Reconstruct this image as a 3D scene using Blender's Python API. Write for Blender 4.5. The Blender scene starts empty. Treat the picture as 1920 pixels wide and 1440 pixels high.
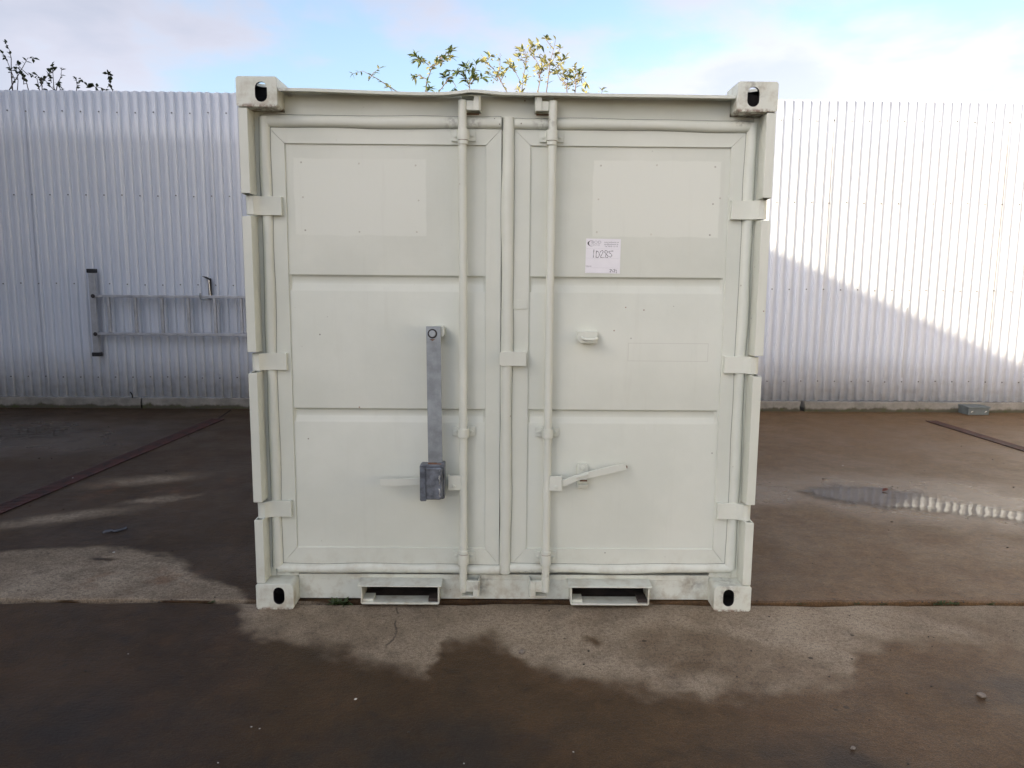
import bpy, bmesh, math, random
from mathutils import Vector, Matrix

scene = bpy.context.scene
col = scene.collection
R = math.radians
random.seed(7)

# ------------------------------------------------------------------ camera
def make_camera():
    yaw, pitch, roll = 0.00854, 0.14056, -0.00835
    right = Vector((math.cos(yaw), -math.sin(yaw), 0))
    fwd = Vector((math.sin(yaw)*math.cos(pitch), math.cos(yaw)*math.cos(pitch), -math.sin(pitch)))
    up = right.cross(fwd)
    r = right*math.cos(roll) - up*math.sin(roll)
    u = right*math.sin(roll) + up*math.cos(roll)
    cam = bpy.data.cameras.new('camera')
    cam.sensor_width = 36; cam.sensor_fit = 'HORIZONTAL'; cam.lens = 27.245
    cam.clip_start = 0.05; cam.clip_end = 3000
    o = bpy.data.objects.new('camera', cam); col.objects.link(o)
    m = Matrix((r, u, -fwd)).transposed().to_4x4()
    m.translation = Vector((-0.0014, -3.2759, 1.4836))
    o.matrix_world = m
    scene.camera = o
make_camera()

# ------------------------------------------------------------------ sky and sun
SUN_EL, SUN_AZ = R(19.4), R(235)          # azimuth clockwise from +y: the sun stands behind the camera, to the left
SKY_STRENGTH, SUN_STRENGTH, EXPOSURE = 0.105, 2.6, 1.79
world = bpy.data.worlds.new('World'); scene.world = world; world.use_nodes = True

class NT:
    """small helper to wire node trees"""
    def __init__(s, tree): s.t = tree; s.n = tree.nodes; s.l = tree.links
    def new(s, kind, inputs=None, **props):
        n = s.n.new(kind)
        for k, v in props.items(): setattr(n, k, v)
        for k, v in (inputs or {}).items(): s.set(n.inputs[k], v)
        return n
    def set(s, sock, v):
        if isinstance(v, bpy.types.NodeSocket): s.l.new(v, sock)
        else:
            if hasattr(sock.default_value, '__len__') and not hasattr(v, '__len__'): v = [v]*len(sock.default_value)
            if hasattr(sock.default_value, '__len__') and len(sock.default_value) == 4 and len(v) == 3: v = (*v, 1)
            sock.default_value = v
    def math(s, op, a, b=0.0, c=None, clamp=False):
        n = s.n.new('ShaderNodeMath'); n.operation = op; n.use_clamp = clamp
        s.set(n.inputs[0], a); s.set(n.inputs[1], b)
        if c is not None: s.set(n.inputs[2], c)
        return n.outputs[0]
    def vmath(s, op, a, b=(0, 0, 0), scale=None):
        n = s.n.new('ShaderNodeVectorMath'); n.operation = op
        s.set(n.inputs[0], a)
        if op != 'LENGTH' and op != 'NORMALIZE' and op != 'SCALE': s.set(n.inputs[1], b)
        if scale is not None: s.set(n.inputs['Scale'], scale)
        return n.outputs['Value'] if op in ('LENGTH', 'DOT_PRODUCT') else n.outputs[0]
    def noise(s, vec, scale, detail=4, rough=0.55, dist=0.0, out='Fac'):
        n = s.new('ShaderNodeTexNoise', {'Vector': vec, 'Scale': scale, 'Detail': detail, 'Roughness': rough, 'Distortion': dist})
        return n.outputs[out]
    def ramp(s, fac, lo, hi, a=0.0, b=1.0, smooth=True):
        n = s.new('ShaderNodeMapRange', {'Value': fac, 'From Min': lo, 'From Max': hi, 'To Min': a, 'To Max': b})
        n.interpolation_type = 'SMOOTHSTEP' if smooth else 'LINEAR'
        return n.outputs['Result']
    def mix(s, fac, a, b, blend='MIX'):
        n = s.n.new('ShaderNodeMix'); n.data_type = 'RGBA'; n.blend_type = blend
        s.set(n.inputs[0], fac); s.set(n.inputs[6], a); s.set(n.inputs[7], b)
        return n.outputs[2]
    def sep(s, vec):
        n = s.new('ShaderNodeSeparateXYZ', {0: vec}); return n.outputs
    def comb(s, x, y, z):
        return s.new('ShaderNodeCombineXYZ', {0: x, 1: y, 2: z}).outputs[0]

def build_world():
    t = world.node_tree; t.nodes.clear(); N = NT(t)
    sky = N.new('ShaderNodeTexSky'); sky.sky_type = 'NISHITA'; sky.sun_disc = False
    sky.sun_elevation = SUN_EL; sky.sun_rotation = SUN_AZ
    sky.air_density = 1.0; sky.dust_density = 3.4; sky.ozone_density = 1.3
    d = N.new('ShaderNodeTexCoord').outputs['Generated']
    x, y, z = N.sep(d)[:3]
    zz = N.math('ADD', N.math('MAXIMUM', z, 0.0), 0.22)
    p = N.comb(N.math('DIVIDE', x, zz), N.math('DIVIDE', y, zz), 0.0)
    p = N.vmath('ADD', p, (3.05, 1.2, 0))
    big = N.noise(p, 0.95, 6, 0.52, 0.15)
    fine = N.noise(p, 3.1, 5, 0.55, 0.2)
    dens = N.math('ADD', big, N.math('MULTIPLY', N.math('SUBTRACT', fine, 0.5), 0.34))
    cover = N.ramp(dens, 0.40, 0.56)
    thick = N.ramp(dens, 0.50, 0.66)
    # clouds scatter the light of the air round them, nearly without its blue
    lum = N.vmath('DOT_PRODUCT', sky.outputs[0], (0.30, 0.45, 0.25))
    white = N.comb(N.math('MULTIPLY', lum, 0.98), N.math('MULTIPLY', lum, 0.95), N.math('MULTIPLY', lum, 1.08))
    grey = N.comb(N.math('MULTIPLY', lum, 0.79), N.math('MULTIPLY', lum, 0.81), N.math('MULTIPLY', lum, 0.96))
    c = N.mix(N.math('MULTIPLY', cover, 0.85), sky.outputs[0], N.mix(thick, white, grey))
    bg = N.new('ShaderNodeBackground', {'Color': c, 'Strength': SKY_STRENGTH})
    out = N.new('ShaderNodeOutputWorld'); N.l.new(bg.outputs[0], out.inputs[0])
build_world()

sun = bpy.data.lights.new('sun', 'SUN'); sun.energy = SUN_STRENGTH; sun.angle = R(0.6); sun.color = (1.0, 0.86, 0.62)
so = bpy.data.objects.new('sun', sun); col.objects.link(so)
to_sun = Vector((math.sin(SUN_AZ)*math.cos(SUN_EL), math.cos(SUN_AZ)*math.cos(SUN_EL), math.sin(SUN_EL)))
so.rotation_euler = to_sun.to_track_quat('Z', 'Y').to_euler(); so.location = (-20, -15, 20)
cy = scene.cycles
cy.max_bounces = 5; cy.diffuse_bounces = 3; cy.glossy_bounces = 2; cy.transmission_bounces = 3; cy.transparent_max_bounces = 6
cy.caustics_reflective = False; cy.caustics_refractive = False
vs = scene.view_settings
vs.view_transform = 'Standard'; vs.look = 'None'; vs.exposure = EXPOSURE; vs.gamma = 1.0; vs.use_curve_mapping = False

# ------------------------------------------------------------------ mesh helpers
class MB:
    def __init__(s): s.v = []; s.f = []
    def add(s, vs_, fs):
        o = len(s.v); s.v += [tuple(p) for p in vs_]; s.f += [tuple(i+o for i in f) for f in fs]; return s
    def box(s, x0, x1, y0, y1, z0, z1):
        return s.add([(x0,y0,z0),(x1,y0,z0),(x1,y1,z0),(x0,y1,z0),(x0,y0,z1),(x1,y0,z1),(x1,y1,z1),(x0,y1,z1)],
                     [(0,3,2,1),(4,5,6,7),(0,1,5,4),(1,2,6,5),(2,3,7,6),(3,0,4,7)])
    def prism(s, poly, axis, a0, a1):
        def P(u, w, a): return {'z': (u, w, a), 'y': (u, a, w), 'x': (a, u, w)}[axis]
        n = len(poly)
        return s.add([P(u, w, a0) for u, w in poly]+[P(u, w, a1) for u, w in poly],
                     [tuple(range(n)), tuple(range(2*n-1, n-1, -1))]+[(i, (i+1) % n, n+(i+1) % n, n+i) for i in range(n)])
    def tube(s, pts, r, n=10, caps=True):
        pts = [Vector(p) for p in pts]; k = len(pts)
        rs = r if hasattr(r, '__len__') else [r]*k
        vs_ = []; up = None
        for i, p in enumerate(pts):
            t = (pts[min(i+1, k-1)]-pts[max(i-1, 0)]).normalized()
            if up is None: up = Vector((0, 0, 1)) if abs(t.z) < 0.9 else Vector((1, 0, 0))
            a = t.cross(up).normalized(); b = a.cross(t).normalized(); up = b
            for j in range(n):
                q = 2*math.pi*j/n
                vs_.append(p+a*math.cos(q)*rs[i]+b*math.sin(q)*rs[i])
        fs = [(i*n+j, i*n+(j+1) % n, (i+1)*n+(j+1) % n, (i+1)*n+j) for i in range(k-1) for j in range(n)]
        if caps: fs += [tuple(range(n-1, -1, -1)), tuple(range((k-1)*n, k*n))]
        return s.add(vs_, fs)
    def sweep(s, frames, prof):
        """frames: list of (origin, axis_u, axis_w); prof: closed 2d outline"""
        n = len(prof); k = len(frames); vs_ = []
        for o, u, w in frames:
            for a, b in prof: vs_.append(Vector(o)+Vector(u)*a+Vector(w)*b)
        fs = [(i*n+j, i*n+(j+1) % n, (i+1)*n+(j+1) % n, (i+1)*n+j) for i in range(k-1) for j in range(n)]
        fs += [tuple(range(n-1, -1, -1)), tuple(range((k-1)*n, k*n))]
        return s.add(vs_, fs)
    def build(s, name, mat, parent=None, bevel=0, seg=2, smooth=None, merge=False):
        me = bpy.data.meshes.new(name); me.from_pydata(s.v, [], s.f)
        bm = bmesh.new(); bm.from_mesh(me)
        if merge: bmesh.ops.remove_doubles(bm, verts=bm.verts, dist=1e-5)
        bmesh.ops.recalc_face_normals(bm, faces=bm.faces); bm.to_mesh(me); bm.free()
        return obj(name, me, mat, parent, bevel, seg, smooth)

def obj(name, me, mat, parent=None, bevel=0, seg=2, smooth=None):
    if mat and not me.materials: me.materials.append(mat)
    o = bpy.data.objects.new(name, me); col.objects.link(o)
    if parent: o.parent = parent
    if smooth is not None or bevel:
        for pl in me.polygons: pl.use_smooth = True
        me.set_sharp_from_angle(angle=R(smooth or 35))
    if bevel:
        b = o.modifiers.new('bevel', 'BEVEL'); b.width = bevel; b.segments = seg; b.limit_method = 'ANGLE'; b.angle_limit = R(35)
        b.harden_normals = True
    return o

def empty(name, label, cat, loc=(0, 0, 0), group=None, rz=0):
    o = bpy.data.objects.new(name, None); col.objects.link(o); o.location = loc; o.rotation_euler = (0, 0, rz)
    o.empty_display_size = 0.1
    return tag(o, label, cat, group)
def tag(o, label, cat, group=None):
    o['label'] = label; o['category'] = cat
    if group: o['group'] = group
    return o
def kind(o, k): o['kind'] = k; return o
def copy(o, parent=None, name=None):
    c = o.copy(); col.objects.link(c); c.parent = parent; return c

def boolean(target, cutters):
    """cut the cutters out of target and keep the evaluated mesh"""
    for c in cutters:
        m = target.modifiers.new('cut', 'BOOLEAN'); m.object = c; m.operation = 'DIFFERENCE'; m.solver = 'EXACT'
    dg = bpy.context.evaluated_depsgraph_get(); dg.update()
    me = bpy.data.meshes.new_from_object(target.evaluated_get(dg))
    for c in cutters: bpy.data.objects.remove(c)
    return me

def slot(cx, cz, w, h, n=8):
    r = w/2; pts = []
    for i in range(n+1): a = math.pi*i/n; pts.append((cx+r*math.cos(a), cz+h/2-r+r*math.sin(a)))
    for i in range(n+1): a = math.pi+math.pi*i/n; pts.append((cx+r*math.cos(a), cz-h/2+r+r*math.sin(a)))
    return pts

# ------------------------------------------------------------------ materials
def material(name):
    m = bpy.data.materials.new(name); m.use_nodes = True
    t = m.node_tree; t.nodes.clear(); N = NT(t)
    b = N.new('ShaderNodeBsdfPrincipled'); out = N.new('ShaderNodeOutputMaterial'); N.l.new(b.outputs[0], out.inputs[0])
    return m, N, b, out
def bump(N, b, height, dist=0.001, strength=1.0):
    n = N.new('ShaderNodeBump', {'Height': height, 'Distance': dist, 'Strength': strength}); N.l.new(n.outputs[0], b.inputs['Normal'])

def plain(name, c, rough=0.5, metal=0.0, var=0.12, scale=18, bumpd=0.0006):
    m, N, b, _ = material(name)
    p = N.new('ShaderNodeTexCoord').outputs['Object']
    n = N.noise(p, scale, 5, 0.6)
    d = tuple(v*(1-var) for v in c); u = tuple(min(1, v*(1+var)) for v in c)
    N.set(b.inputs['Base Color'], N.mix(N.ramp(n, 0.3, 0.7), d, u)); b.inputs['Metallic'].default_value = metal
    N.set(b.inputs['Roughness'], N.ramp(n, 0.2, 0.8, rough*0.85, min(1, rough*1.15), False))
    bump(N, b, N.noise(p, scale*6, 3), bumpd)
    return m

def paint_material(name, patches=(), outline=None):
    """pale grey-green gloss paint, brushed over old steel; patches are touched-up rectangles"""
    m, N, b, _ = material(name)
    p = N.new('ShaderNodeTexCoord').outputs['Object']
    x, y, z = N.sep(p)[:3]
    base = N.mix(N.ramp(N.noise(p, 2.2, 5, 0.6), 0.3, 0.72), (0.615, 0.645, 0.575), (0.68, 0.707, 0.635))
    for x0, x1, z0, z1 in patches:
        w = N.vmath('SUBTRACT', N.noise(p, 9, 3, out='Color'), (0.5, 0.5, 0.5))
        wx, _, wz = N.sep(w)[:3]
        dx = N.math('SUBTRACT', N.math('ABSOLUTE', N.math('SUBTRACT', N.math('ADD', x, N.math('MULTIPLY', wx, 0.02)), (x0+x1)/2)), (x1-x0)/2)
        dz = N.math('SUBTRACT', N.math('ABSOLUTE', N.math('SUBTRACT', N.math('ADD', z, N.math('MULTIPLY', wz, 0.02)), (z0+z1)/2)), (z1-z0)/2)
        dd = N.math('MAXIMUM', dx, dz)
        base = N.mix(N.ramp(dd, 0.004, -0.004), base, (0.70, 0.728, 0.658))
    if outline:
        x0, x1, z0, z1 = outline
        dx = N.math('SUBTRACT', N.math('ABSOLUTE', N.math('SUBTRACT', x, (x0+x1)/2)), (x1-x0)/2)
        dz = N.math('SUBTRACT', N.math('ABSOLUTE', N.math('SUBTRACT', z, (z0+z1)/2)), (z1-z0)/2)
        dd = N.math('ABSOLUTE', N.math('MAXIMUM', dx, dz))
        base = N.mix(N.math('MULTIPLY', N.ramp(dd, 0.0022, 0.0008), 0.35), base, (0.42, 0.42, 0.38))
    # vertical runs of grime and scuffs
    q = N.comb(N.math('MULTIPLY', x, 22), N.math('MULTIPLY', y, 22), N.math('MULTIPLY', z, 1.4))
    base = N.mix(N.math('MULTIPLY', N.ramp(N.noise(q, 1.0, 4, 0.6), 0.56, 0.8), 0.10), base, (0.40, 0.39, 0.33))
    # sooty smears where the gear has rubbed
    sm = None
    for cx, cz, rx, rz in ((-0.905, 2.217, 0.03, 0.012), (-0.235, 2.105, 0.035, 0.035), (-0.135, 2.105, 0.03, 0.03), (0.155, 2.108, 0.06, 0.03), (0.12, 0.150, 0.07, 0.014), (0.22, 0.148, 0.05, 0.012), (-0.10, 0.09, 0.06, 0.06), (0.86, 0.09, 0.07, 0.05), (-0.98, 0.135, 0.06, 0.012), (0.98, 2.12, 0.05, 0.02)):
        mp = N.new('ShaderNodeMapping', {'Vector': N.comb(x, z, 0.0), 'Location': (cx, cz, 0), 'Scale': (rx, rz, 1)}); mp.vector_type = 'TEXTURE'
        e = N.ramp(N.vmath('LENGTH', mp.outputs[0]), 1.2, 0.2)
        sm = e if sm is None else N.math('MAXIMUM', sm, e)
    base = N.mix(N.math('MULTIPLY', N.math('MULTIPLY', sm, N.ramp(N.noise(p, 40, 4, 0.65), 0.40, 0.62)), 0.6), base, (0.20, 0.19, 0.175))
    # sparse chips and specks
    vo = N.new('ShaderNodeTexVoronoi', {'Vector': p, 'Scale': 13.0}); vo.feature = 'F1'
    r = N.noise(p, 4.0, 2)
    speck = N.math('MULTIPLY', N.ramp(vo.outputs['Distance'], 0.055, 0.035), N.ramp(r, 0.55, 0.62))
    base = N.mix(N.math('MULTIPLY', speck, 0.8), base, N.mix(N.ramp(N.noise(p, 7, 2), 0.45, 0.55), (0.10, 0.085, 0.07), (0.22, 0.11, 0.055)))
    sc = N.math('MULTIPLY', N.ramp(N.noise(p, 34, 3, 0.7), 0.70, 0.76), N.ramp(N.noise(p, 3.1, 2), 0.52, 0.66))
    base = N.mix(N.math('MULTIPLY', sc, 0.35), base, (0.30, 0.29, 0.25))
    # splash dirt near the ground
    low = N.math('MULTIPLY', N.ramp(z, 0.30, 0.02), N.ramp(N.noise(p, 14, 5, 0.65), 0.42, 0.70))
    base = N.mix(N.math('MULTIPLY', low, 0.6), base, (0.36, 0.31, 0.22))
    edge = N.math('MULTIPLY', N.ramp(z, 0.016, 0.004), N.ramp(N.noise(p, 30, 4, 0.7), 0.42, 0.58))
    base = N.mix(N.math('MULTIPLY', edge, 0.8), base, (0.16, 0.085, 0.05))
    N.set(b.inputs['Base Color'], base)
    N.set(b.inputs['Roughness'], N.ramp(N.noise(p, 6, 3), 0.3, 0.7, 0.36, 0.52))
    h = N.math('ADD', N.math('MULTIPLY', N.noise(p, 2.6, 3, 0.5), 6.0), N.math('ADD', N.math('MULTIPLY', N.noise(p, 55, 3), 0.28), N.math('MULTIPLY', N.noise(p, 230, 2), 0.10)))
    bump(N, b, h, 0.0011, 0.9)
    return m

PAINT = paint_material('pale_grey_paint')
PAINT_L = paint_material('pale_grey_paint_patched_left', [(-0.902, -0.345, 1.643, 1.962)])
PAINT_R = paint_material('pale_grey_paint_patched_right', [(0.364, 0.906, 1.647, 1.964)], outline=(0.535, 0.885, 1.112, 1.190))
STEEL = plain('galvanised_steel', (0.30, 0.33, 0.35), 0.42, 0.55, 0.22, 14)
LOCKST = plain('blackened_weld_steel', (0.17, 0.19, 0.22), 0.38, 0.6, 0.4, 22, 0.0015)
BLACK = plain('black_rubber', (0.015, 0.015, 0.017), 0.6)
DARKSTEEL = plain('dark_steel', (0.05, 0.045, 0.045), 0.5, 0.4)
RUST = plain('rust', (0.17, 0.09, 0.055), 0.85, 0.0, 0.4, 30)
ALU = plain('aluminium', (0.46, 0.475, 0.50), 0.36, 0.5, 0.14, 9)
PAPER = plain('white_paper', (0.82, 0.82, 0.86), 0.6, 0, 0.02)
INK = plain('grey_ink', (0.13, 0.13, 0.15), 0.6)
INKLIGHT = plain('pale_print_ink', (0.42, 0.42, 0.48), 0.6)
INKBLACK = plain('black_print_ink', (0.03, 0.03, 0.035), 0.5)
SEALSHADE = plain('painted_seal_shade', (0.10, 0.10, 0.09), 0.8)  # dark colour for the painted shadow lines beside the seals
INSIDE = plain('casting_inside_dark', (0.018, 0.016, 0.017), 0.85, 0, 0.4, 30)  # near-black colour of the inner casting faces
WOOD = plain('container_floor_wood', (0.12, 0.07, 0.04), 0.7)

def fence_paint():
    m, N, b, _ = material('white_coated_sheet')
    p = N.new('ShaderNodeTexCoord').outputs['Object']
    x, y, z = N.sep(p)[:3]
    info = N.new('ShaderNodeObjectInfo').outputs['Random']
    c = N.mix(N.ramp(N.noise(p, 1.3, 4), 0.3, 0.7), (0.65, 0.685, 0.74), (0.69, 0.722, 0.775))
    c = N.mix(N.math('MULTIPLY', info, 0.10), c, (0.52, 0.52, 0.54))
    q = N.comb(N.math('MULTIPLY', x, 30), N.math('MULTIPLY', y, 8), N.math('MULTIPLY', z, 0.7))
    c = N.mix(N.math('MULTIPLY', N.ramp(N.noise(q, 1, 3), 0.52, 0.8), 0.10), c, (0.40, 0.38, 0.36))
    low = N.math('MULTIPLY', N.ramp(z, 0.75, 0.12), N.ramp(N.noise(p, 11, 4), 0.40, 0.75))
    c = N.mix(N.math('MULTIPLY', low, 0.30), c, (0.33, 0.30, 0.27))
    N.set(b.inputs['Base Color'], c); b.inputs['Roughness'].default_value = 0.24
    bump(N, b, N.noise(p, 2.0, 1), 0.004, 0.15)
    return m
FENCE = fence_paint()

def concrete_plinth():
    m, N, b, _ = material('plinth_concrete')
    p = N.new('ShaderNodeTexCoord').outputs['Object']
    x, y, z = N.sep(p)[:3]
    n = N.noise(p, 7, 6, 0.65)
    c = N.mix(N.ramp(n, 0.3, 0.7), (0.19, 0.178, 0.155), (0.30, 0.28, 0.245))
    edge = N.math('ADD', z, N.math('MULTIPLY', N.math('SUBTRACT', N.noise(N.comb(N.math('MULTIPLY', x, 4.5), 0.0, 0.0), 1, 4, 0.65), 0.5), -0.13))
    c = N.mix(N.ramp(edge, 0.055, 0.030), c, (0.075, 0.068, 0.045))
    moss = N.math('MULTIPLY', N.ramp(edge, 0.075, 0.03), N.ramp(N.noise(p, 16, 4), 0.5, 0.66))
    c = N.mix(N.math('MULTIPLY', moss, 0.8), c, (0.06, 0.065, 0.02))
    N.set(b.inputs['Base Color'], c); b.inputs['Roughness'].default_value = 0.85
    bump(N, b, N.noise(p, 40, 5, 0.7), 0.004)
    return m
PLINTH = concrete_plinth()

def ground_material():
    m, N, b, _ = material('wet_concrete')
    p0 = N.new('ShaderNodeTexCoord').outputs['Object']
    warp = N.vmath('SUBTRACT', N.noise(p0, 2.6, 4, 0.6, out='Color'), (0.5, 0.5, 0.5))
    p = N.vmath('ADD', p0, N.vmath('SCALE', warp, scale=0.34))
    x0, y0, _ = N.sep(p0)[:3]
    x, y, _ = N.sep(p)[:3]
    def curve(pts, v):
        """piecewise edge y(x) between x=-4 and 4, heights between -2 and 2"""
        n = N.new('ShaderNodeFloatCurve'); cv = n.mapping.curves[0]
        P = [((a+4)/8, (c+2)/4) for a, c in pts]
        cv.points[0].location = P[0]; cv.points[1].location = P[-1]
        for q in P[1:-1]: cv.points.new(*q)
        n.mapping.update()
        N.set(n.inputs['Value'], N.math('DIVIDE', N.math('ADD', v, 4.0), 8.0))
        return N.math('SUBTRACT', N.math('MULTIPLY', n.outputs[0], 4.0), 2.0)
    def ell(cx, cy, rx, ry, rot=0, soft=0.5, src=p):
        mp = N.new('ShaderNodeMapping', {'Vector': src, 'Location': (cx, cy, 0), 'Rotation': (0, 0, R(rot)), 'Scale': (rx, ry, 1)}); mp.vector_type = 'TEXTURE'
        xy = N.vmath('MULTIPLY', mp.outputs[0], (1, 1, 0))
        return N.ramp(N.vmath('LENGTH', xy), 1.0+soft*0.5, 1.0-soft)
    near = N.ramp(y0, 0.087, 0.083)
    b1 = curve([(-4, 0.35), (-1.5, 0.30), (-1.22, 0.10), (-1.08, -0.16), (-0.86, -0.28), (-0.66, -0.40), (-0.46, -0.47), (-0.30, -0.50), (-0.20, -0.27), (-0.02, -0.30), (0.12, -0.50), (0.34, -0.62), (0.68, -0.66), (1.04, -0.63), (1.28, -0.52), (1.40, -0.33), (1.6, -0.28), (1.9, -0.33), (2.5, -0.44), (4, -0.5)], x)
    ragged = N.math('MULTIPLY', N.math('SUBTRACT', N.noise(p0, 7.5, 5, 0.68), 0.5), 0.34)
    dn = N.math('MULTIPLY', N.ramp(N.math('ADD', N.math('SUBTRACT', y, b1), ragged), -0.085, 0.10), near)
    b2 = curve([(-4, 0.60), (-2.66, 0.64), (-2.3, 0.74), (-1.96, 0.76), (-1.67, 0.52), (-1.42, 0.33), (-1.2, 0.18), (-1.05, 0.02), (4, -0.6)], x)
    df = N.math('MULTIPLY', N.ramp(N.math('SUBTRACT', y, b2), 0.05, -0.05), N.math('SUBTRACT', 1.0, near))
    streak = N.math('MAXIMUM', ell(-2.55, 2.13, 0.42, 0.15, 22, 0.9), N.math('MAXIMUM', ell(-2.72, 1.24, 0.50, 0.11, 30, 0.9), ell(-2.25, 1.65, 0.22, 0.07, 30, 0.9)))
    dry = N.math('MAXIMUM', N.math('MAXIMUM', dn, df), N.math('MULTIPLY', streak, 0.85))
    # damp blotches inside the dry slab
    blot = N.math('MAXIMUM', N.math('MULTIPLY', ell(0.86, -0.40, 0.42, 0.20, -12, 0.4), 0.75), N.math('MAXIMUM', ell(0.72, -0.50, 0.13, 0.07, 0, 0.9), N.math('MULTIPLY', ell(0.94, -0.47, 0.10, 0.08, 20, 0.9), 0.9)))
    blot = N.math('MAXIMUM', blot, N.math('MULTIPLY', ell(1.95, -0.08, 0.22, 0.09, -30, 0.8), 0.7))
    blot = N.math('MULTIPLY', blot, N.ramp(N.noise(p0, 9, 5, 0.65), 0.25, 0.6, 0.45, 1.0))
    spot = N.math('MAXIMUM', ell(0.375, -0.275, 0.045, 0.032, 10, 0.9), ell(-2.07, 0.63, 0.08, 0.03, 0, 0.6))
    spot = N.math('MAXIMUM', spot, ell(3.12, 2.42, 0.17, 0.08, -25, 0.6))
    patchy = N.ramp(N.noise(p0, 5.5, 6, 0.65), 0.33, 0.64, 0.66, 1.0)
    dry = N.math('MULTIPLY', N.math('MULTIPLY', dry, patchy), N.math('SUBTRACT', 1.0, N.math('MULTIPLY', blot, 0.75)))
    dry = N.math('MULTIPLY', dry, N.math('SUBTRACT', 1.0, spot), clamp=True)
    # colours
    n1 = N.noise(p0, 1.1, 4, 0.6); n2 = N.noise(p0, 6.0, 5, 0.65); n3 = N.noise(p0, 60, 3, 0.7); n4 = N.noise(p0, 210, 2, 0.7)
    wetc = N.mix(N.ramp(n1, 0.3, 0.7), (0.040, 0.0240, 0.0130), (0.066, 0.0390, 0.0190))
    wetc = N.mix(N.ramp(n2, 0.5, 0.8, 0, 0.5), wetc, (0.026, 0.018, 0.0135))
    n5 = N.noise(p, 13, 5, 0.7, 0.4)
    wetc = N.mix(N.ramp(n5, 0.48, 0.72, 0, 0.55), wetc, (0.086, 0.052, 0.026))
    wetc = N.mix(N.ramp(n5, 0.46, 0.28, 0, 0.6), wetc, (0.018, 0.015, 0.014))
    right_light = N.math('MULTIPLY', N.ramp(x, -0.6, 2.0), N.ramp(y0, -2.2, 0.6, 0.45, 1.0))  # brighter light on the right side, painted into the wet colour
    wetc = N.mix(N.math('MULTIPLY', right_light, 0.75), wetc, N.mix(N.ramp(n5, 0.3, 0.7), (0.138, 0.081, 0.040), (0.205, 0.128, 0.067)))
    dryc = N.mix(N.ramp(n1, 0.3, 0.7), (0.23, 0.182, 0.130), (0.35, 0.288, 0.213))
    dryc = N.mix(N.ramp(n2, 0.50, 0.75, 0, 0.55), dryc, (0.125, 0.098, 0.075))
    rust = N.math('MULTIPLY', N.math('MAXIMUM', N.math('MAXIMUM', ell(-2.35, 1.95, 0.7, 0.4, 20, 0.9), ell(-1.75, 0.30, 0.5, 0.2, 0, 0.9)), 0.12), N.ramp(N.noise(p0, 4.2, 5, 0.6), 0.5, 0.66))
    oil = N.math('MAXIMUM', ell(1.85, -0.72, 0.30, 0.13, -20, 0.9), N.math('MAXIMUM', ell(1.0, -1.08, 0.35, 0.13, -10, 0.9), N.math('MAXIMUM', ell(-0.25, -1.05, 0.5, 0.22, 10, 0.9), ell(-1.45, -0.95, 0.6, 0.30, 0, 0.9))))
    wetc = N.mix(N.math('MULTIPLY', oil, N.ramp(n2, 0.35, 0.6, 0.25, 0.75)), wetc, (0.026, 0.0225, 0.021))
    c = N.mix(dry, wetc, dryc)
    c = N.mix(N.math('MULTIPLY', rust, 0.5), c, (0.17, 0.075, 0.035))
    c = N.mix(N.math('MULTIPLY', N.ramp(n3, 0.45, 0.65), 0.38), c, (0.04, 0.034, 0.028))
    c = N.mix(N.ramp(n4, 0.50, 0.66, 0, 0.38), c, N.vmath('SCALE', c, scale=2.1))
    c = N.mix(N.ramp(n4, 0.5, 0.34, 0, 0.5), c, N.vmath('SCALE', c, scale=0.4))
    # small dark flecks and a hairline crack
    vo = N.new('ShaderNodeTexVoronoi', {'Vector': p0, 'Scale': 7.5})
    fl = N.math('MULTIPLY', N.ramp(vo.outputs['Distance'], 0.10, 0.05), N.ramp(N.noise(p0, 2.3, 2), 0.52, 0.60))
    c = N.mix(N.math('MULTIPLY', fl, 0.8), c, (0.035, 0.028, 0.022))
    ck = N.math('ABSOLUTE', N.math('SUBTRACT', N.math('ADD', x0, N.math('MULTIPLY', N.sep(warp)[0], 0.16)), -0.47))
    crack = N.math('MULTIPLY', N.ramp(ck, 0.008, 0.002), N.math('MULTIPLY', N.ramp(y0, -0.40, -0.30), N.ramp(N.noise(p0, 8, 2), 0.45, 0.55)))
    c = N.mix(N.math('MULTIPLY', crack, 0.7), c, (0.05, 0.042, 0.035))
    N.set(b.inputs['Base Color'], c)
    # wet film: glossier where water lies
    film = N.math('MAXIMUM', ell(-4.4, 3.6, 1.4, 0.8, 0, 0.8), N.math('MAXIMUM', ell(2.9, 1.75, 1.4, 0.55, -20, 0.9), ell(1.75, 1.9, 0.7, 0.3, 0, 0.9)))
    rw = N.ramp(N.noise(p0, 1.7, 5, 0.6), 0.3, 0.7, 0.30, 0.50)
    rw = N.math('SUBTRACT', rw, N.math('MULTIPLY', film, 0.17))
    rough = N.math('ADD', N.math('MULTIPLY', rw, N.math('SUBTRACT', 1.0, dry)), N.math('MULTIPLY', dry, 0.85))
    N.set(b.inputs['Roughness'], rough)
    N.set(b.inputs['Specular IOR Level'], N.ramp(film, 0, 1, 0.10, 0.5, False))
    h = N.math('ADD', N.math('MULTIPLY', n3, 0.6), N.math('MULTIPLY', n4, 0.5))
    h = N.math('ADD', h, N.math('MULTIPLY', n2, 1.5))
    bump(N, b, h, 0.0036, 1.0)
    return m
GROUND = ground_material()

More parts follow.
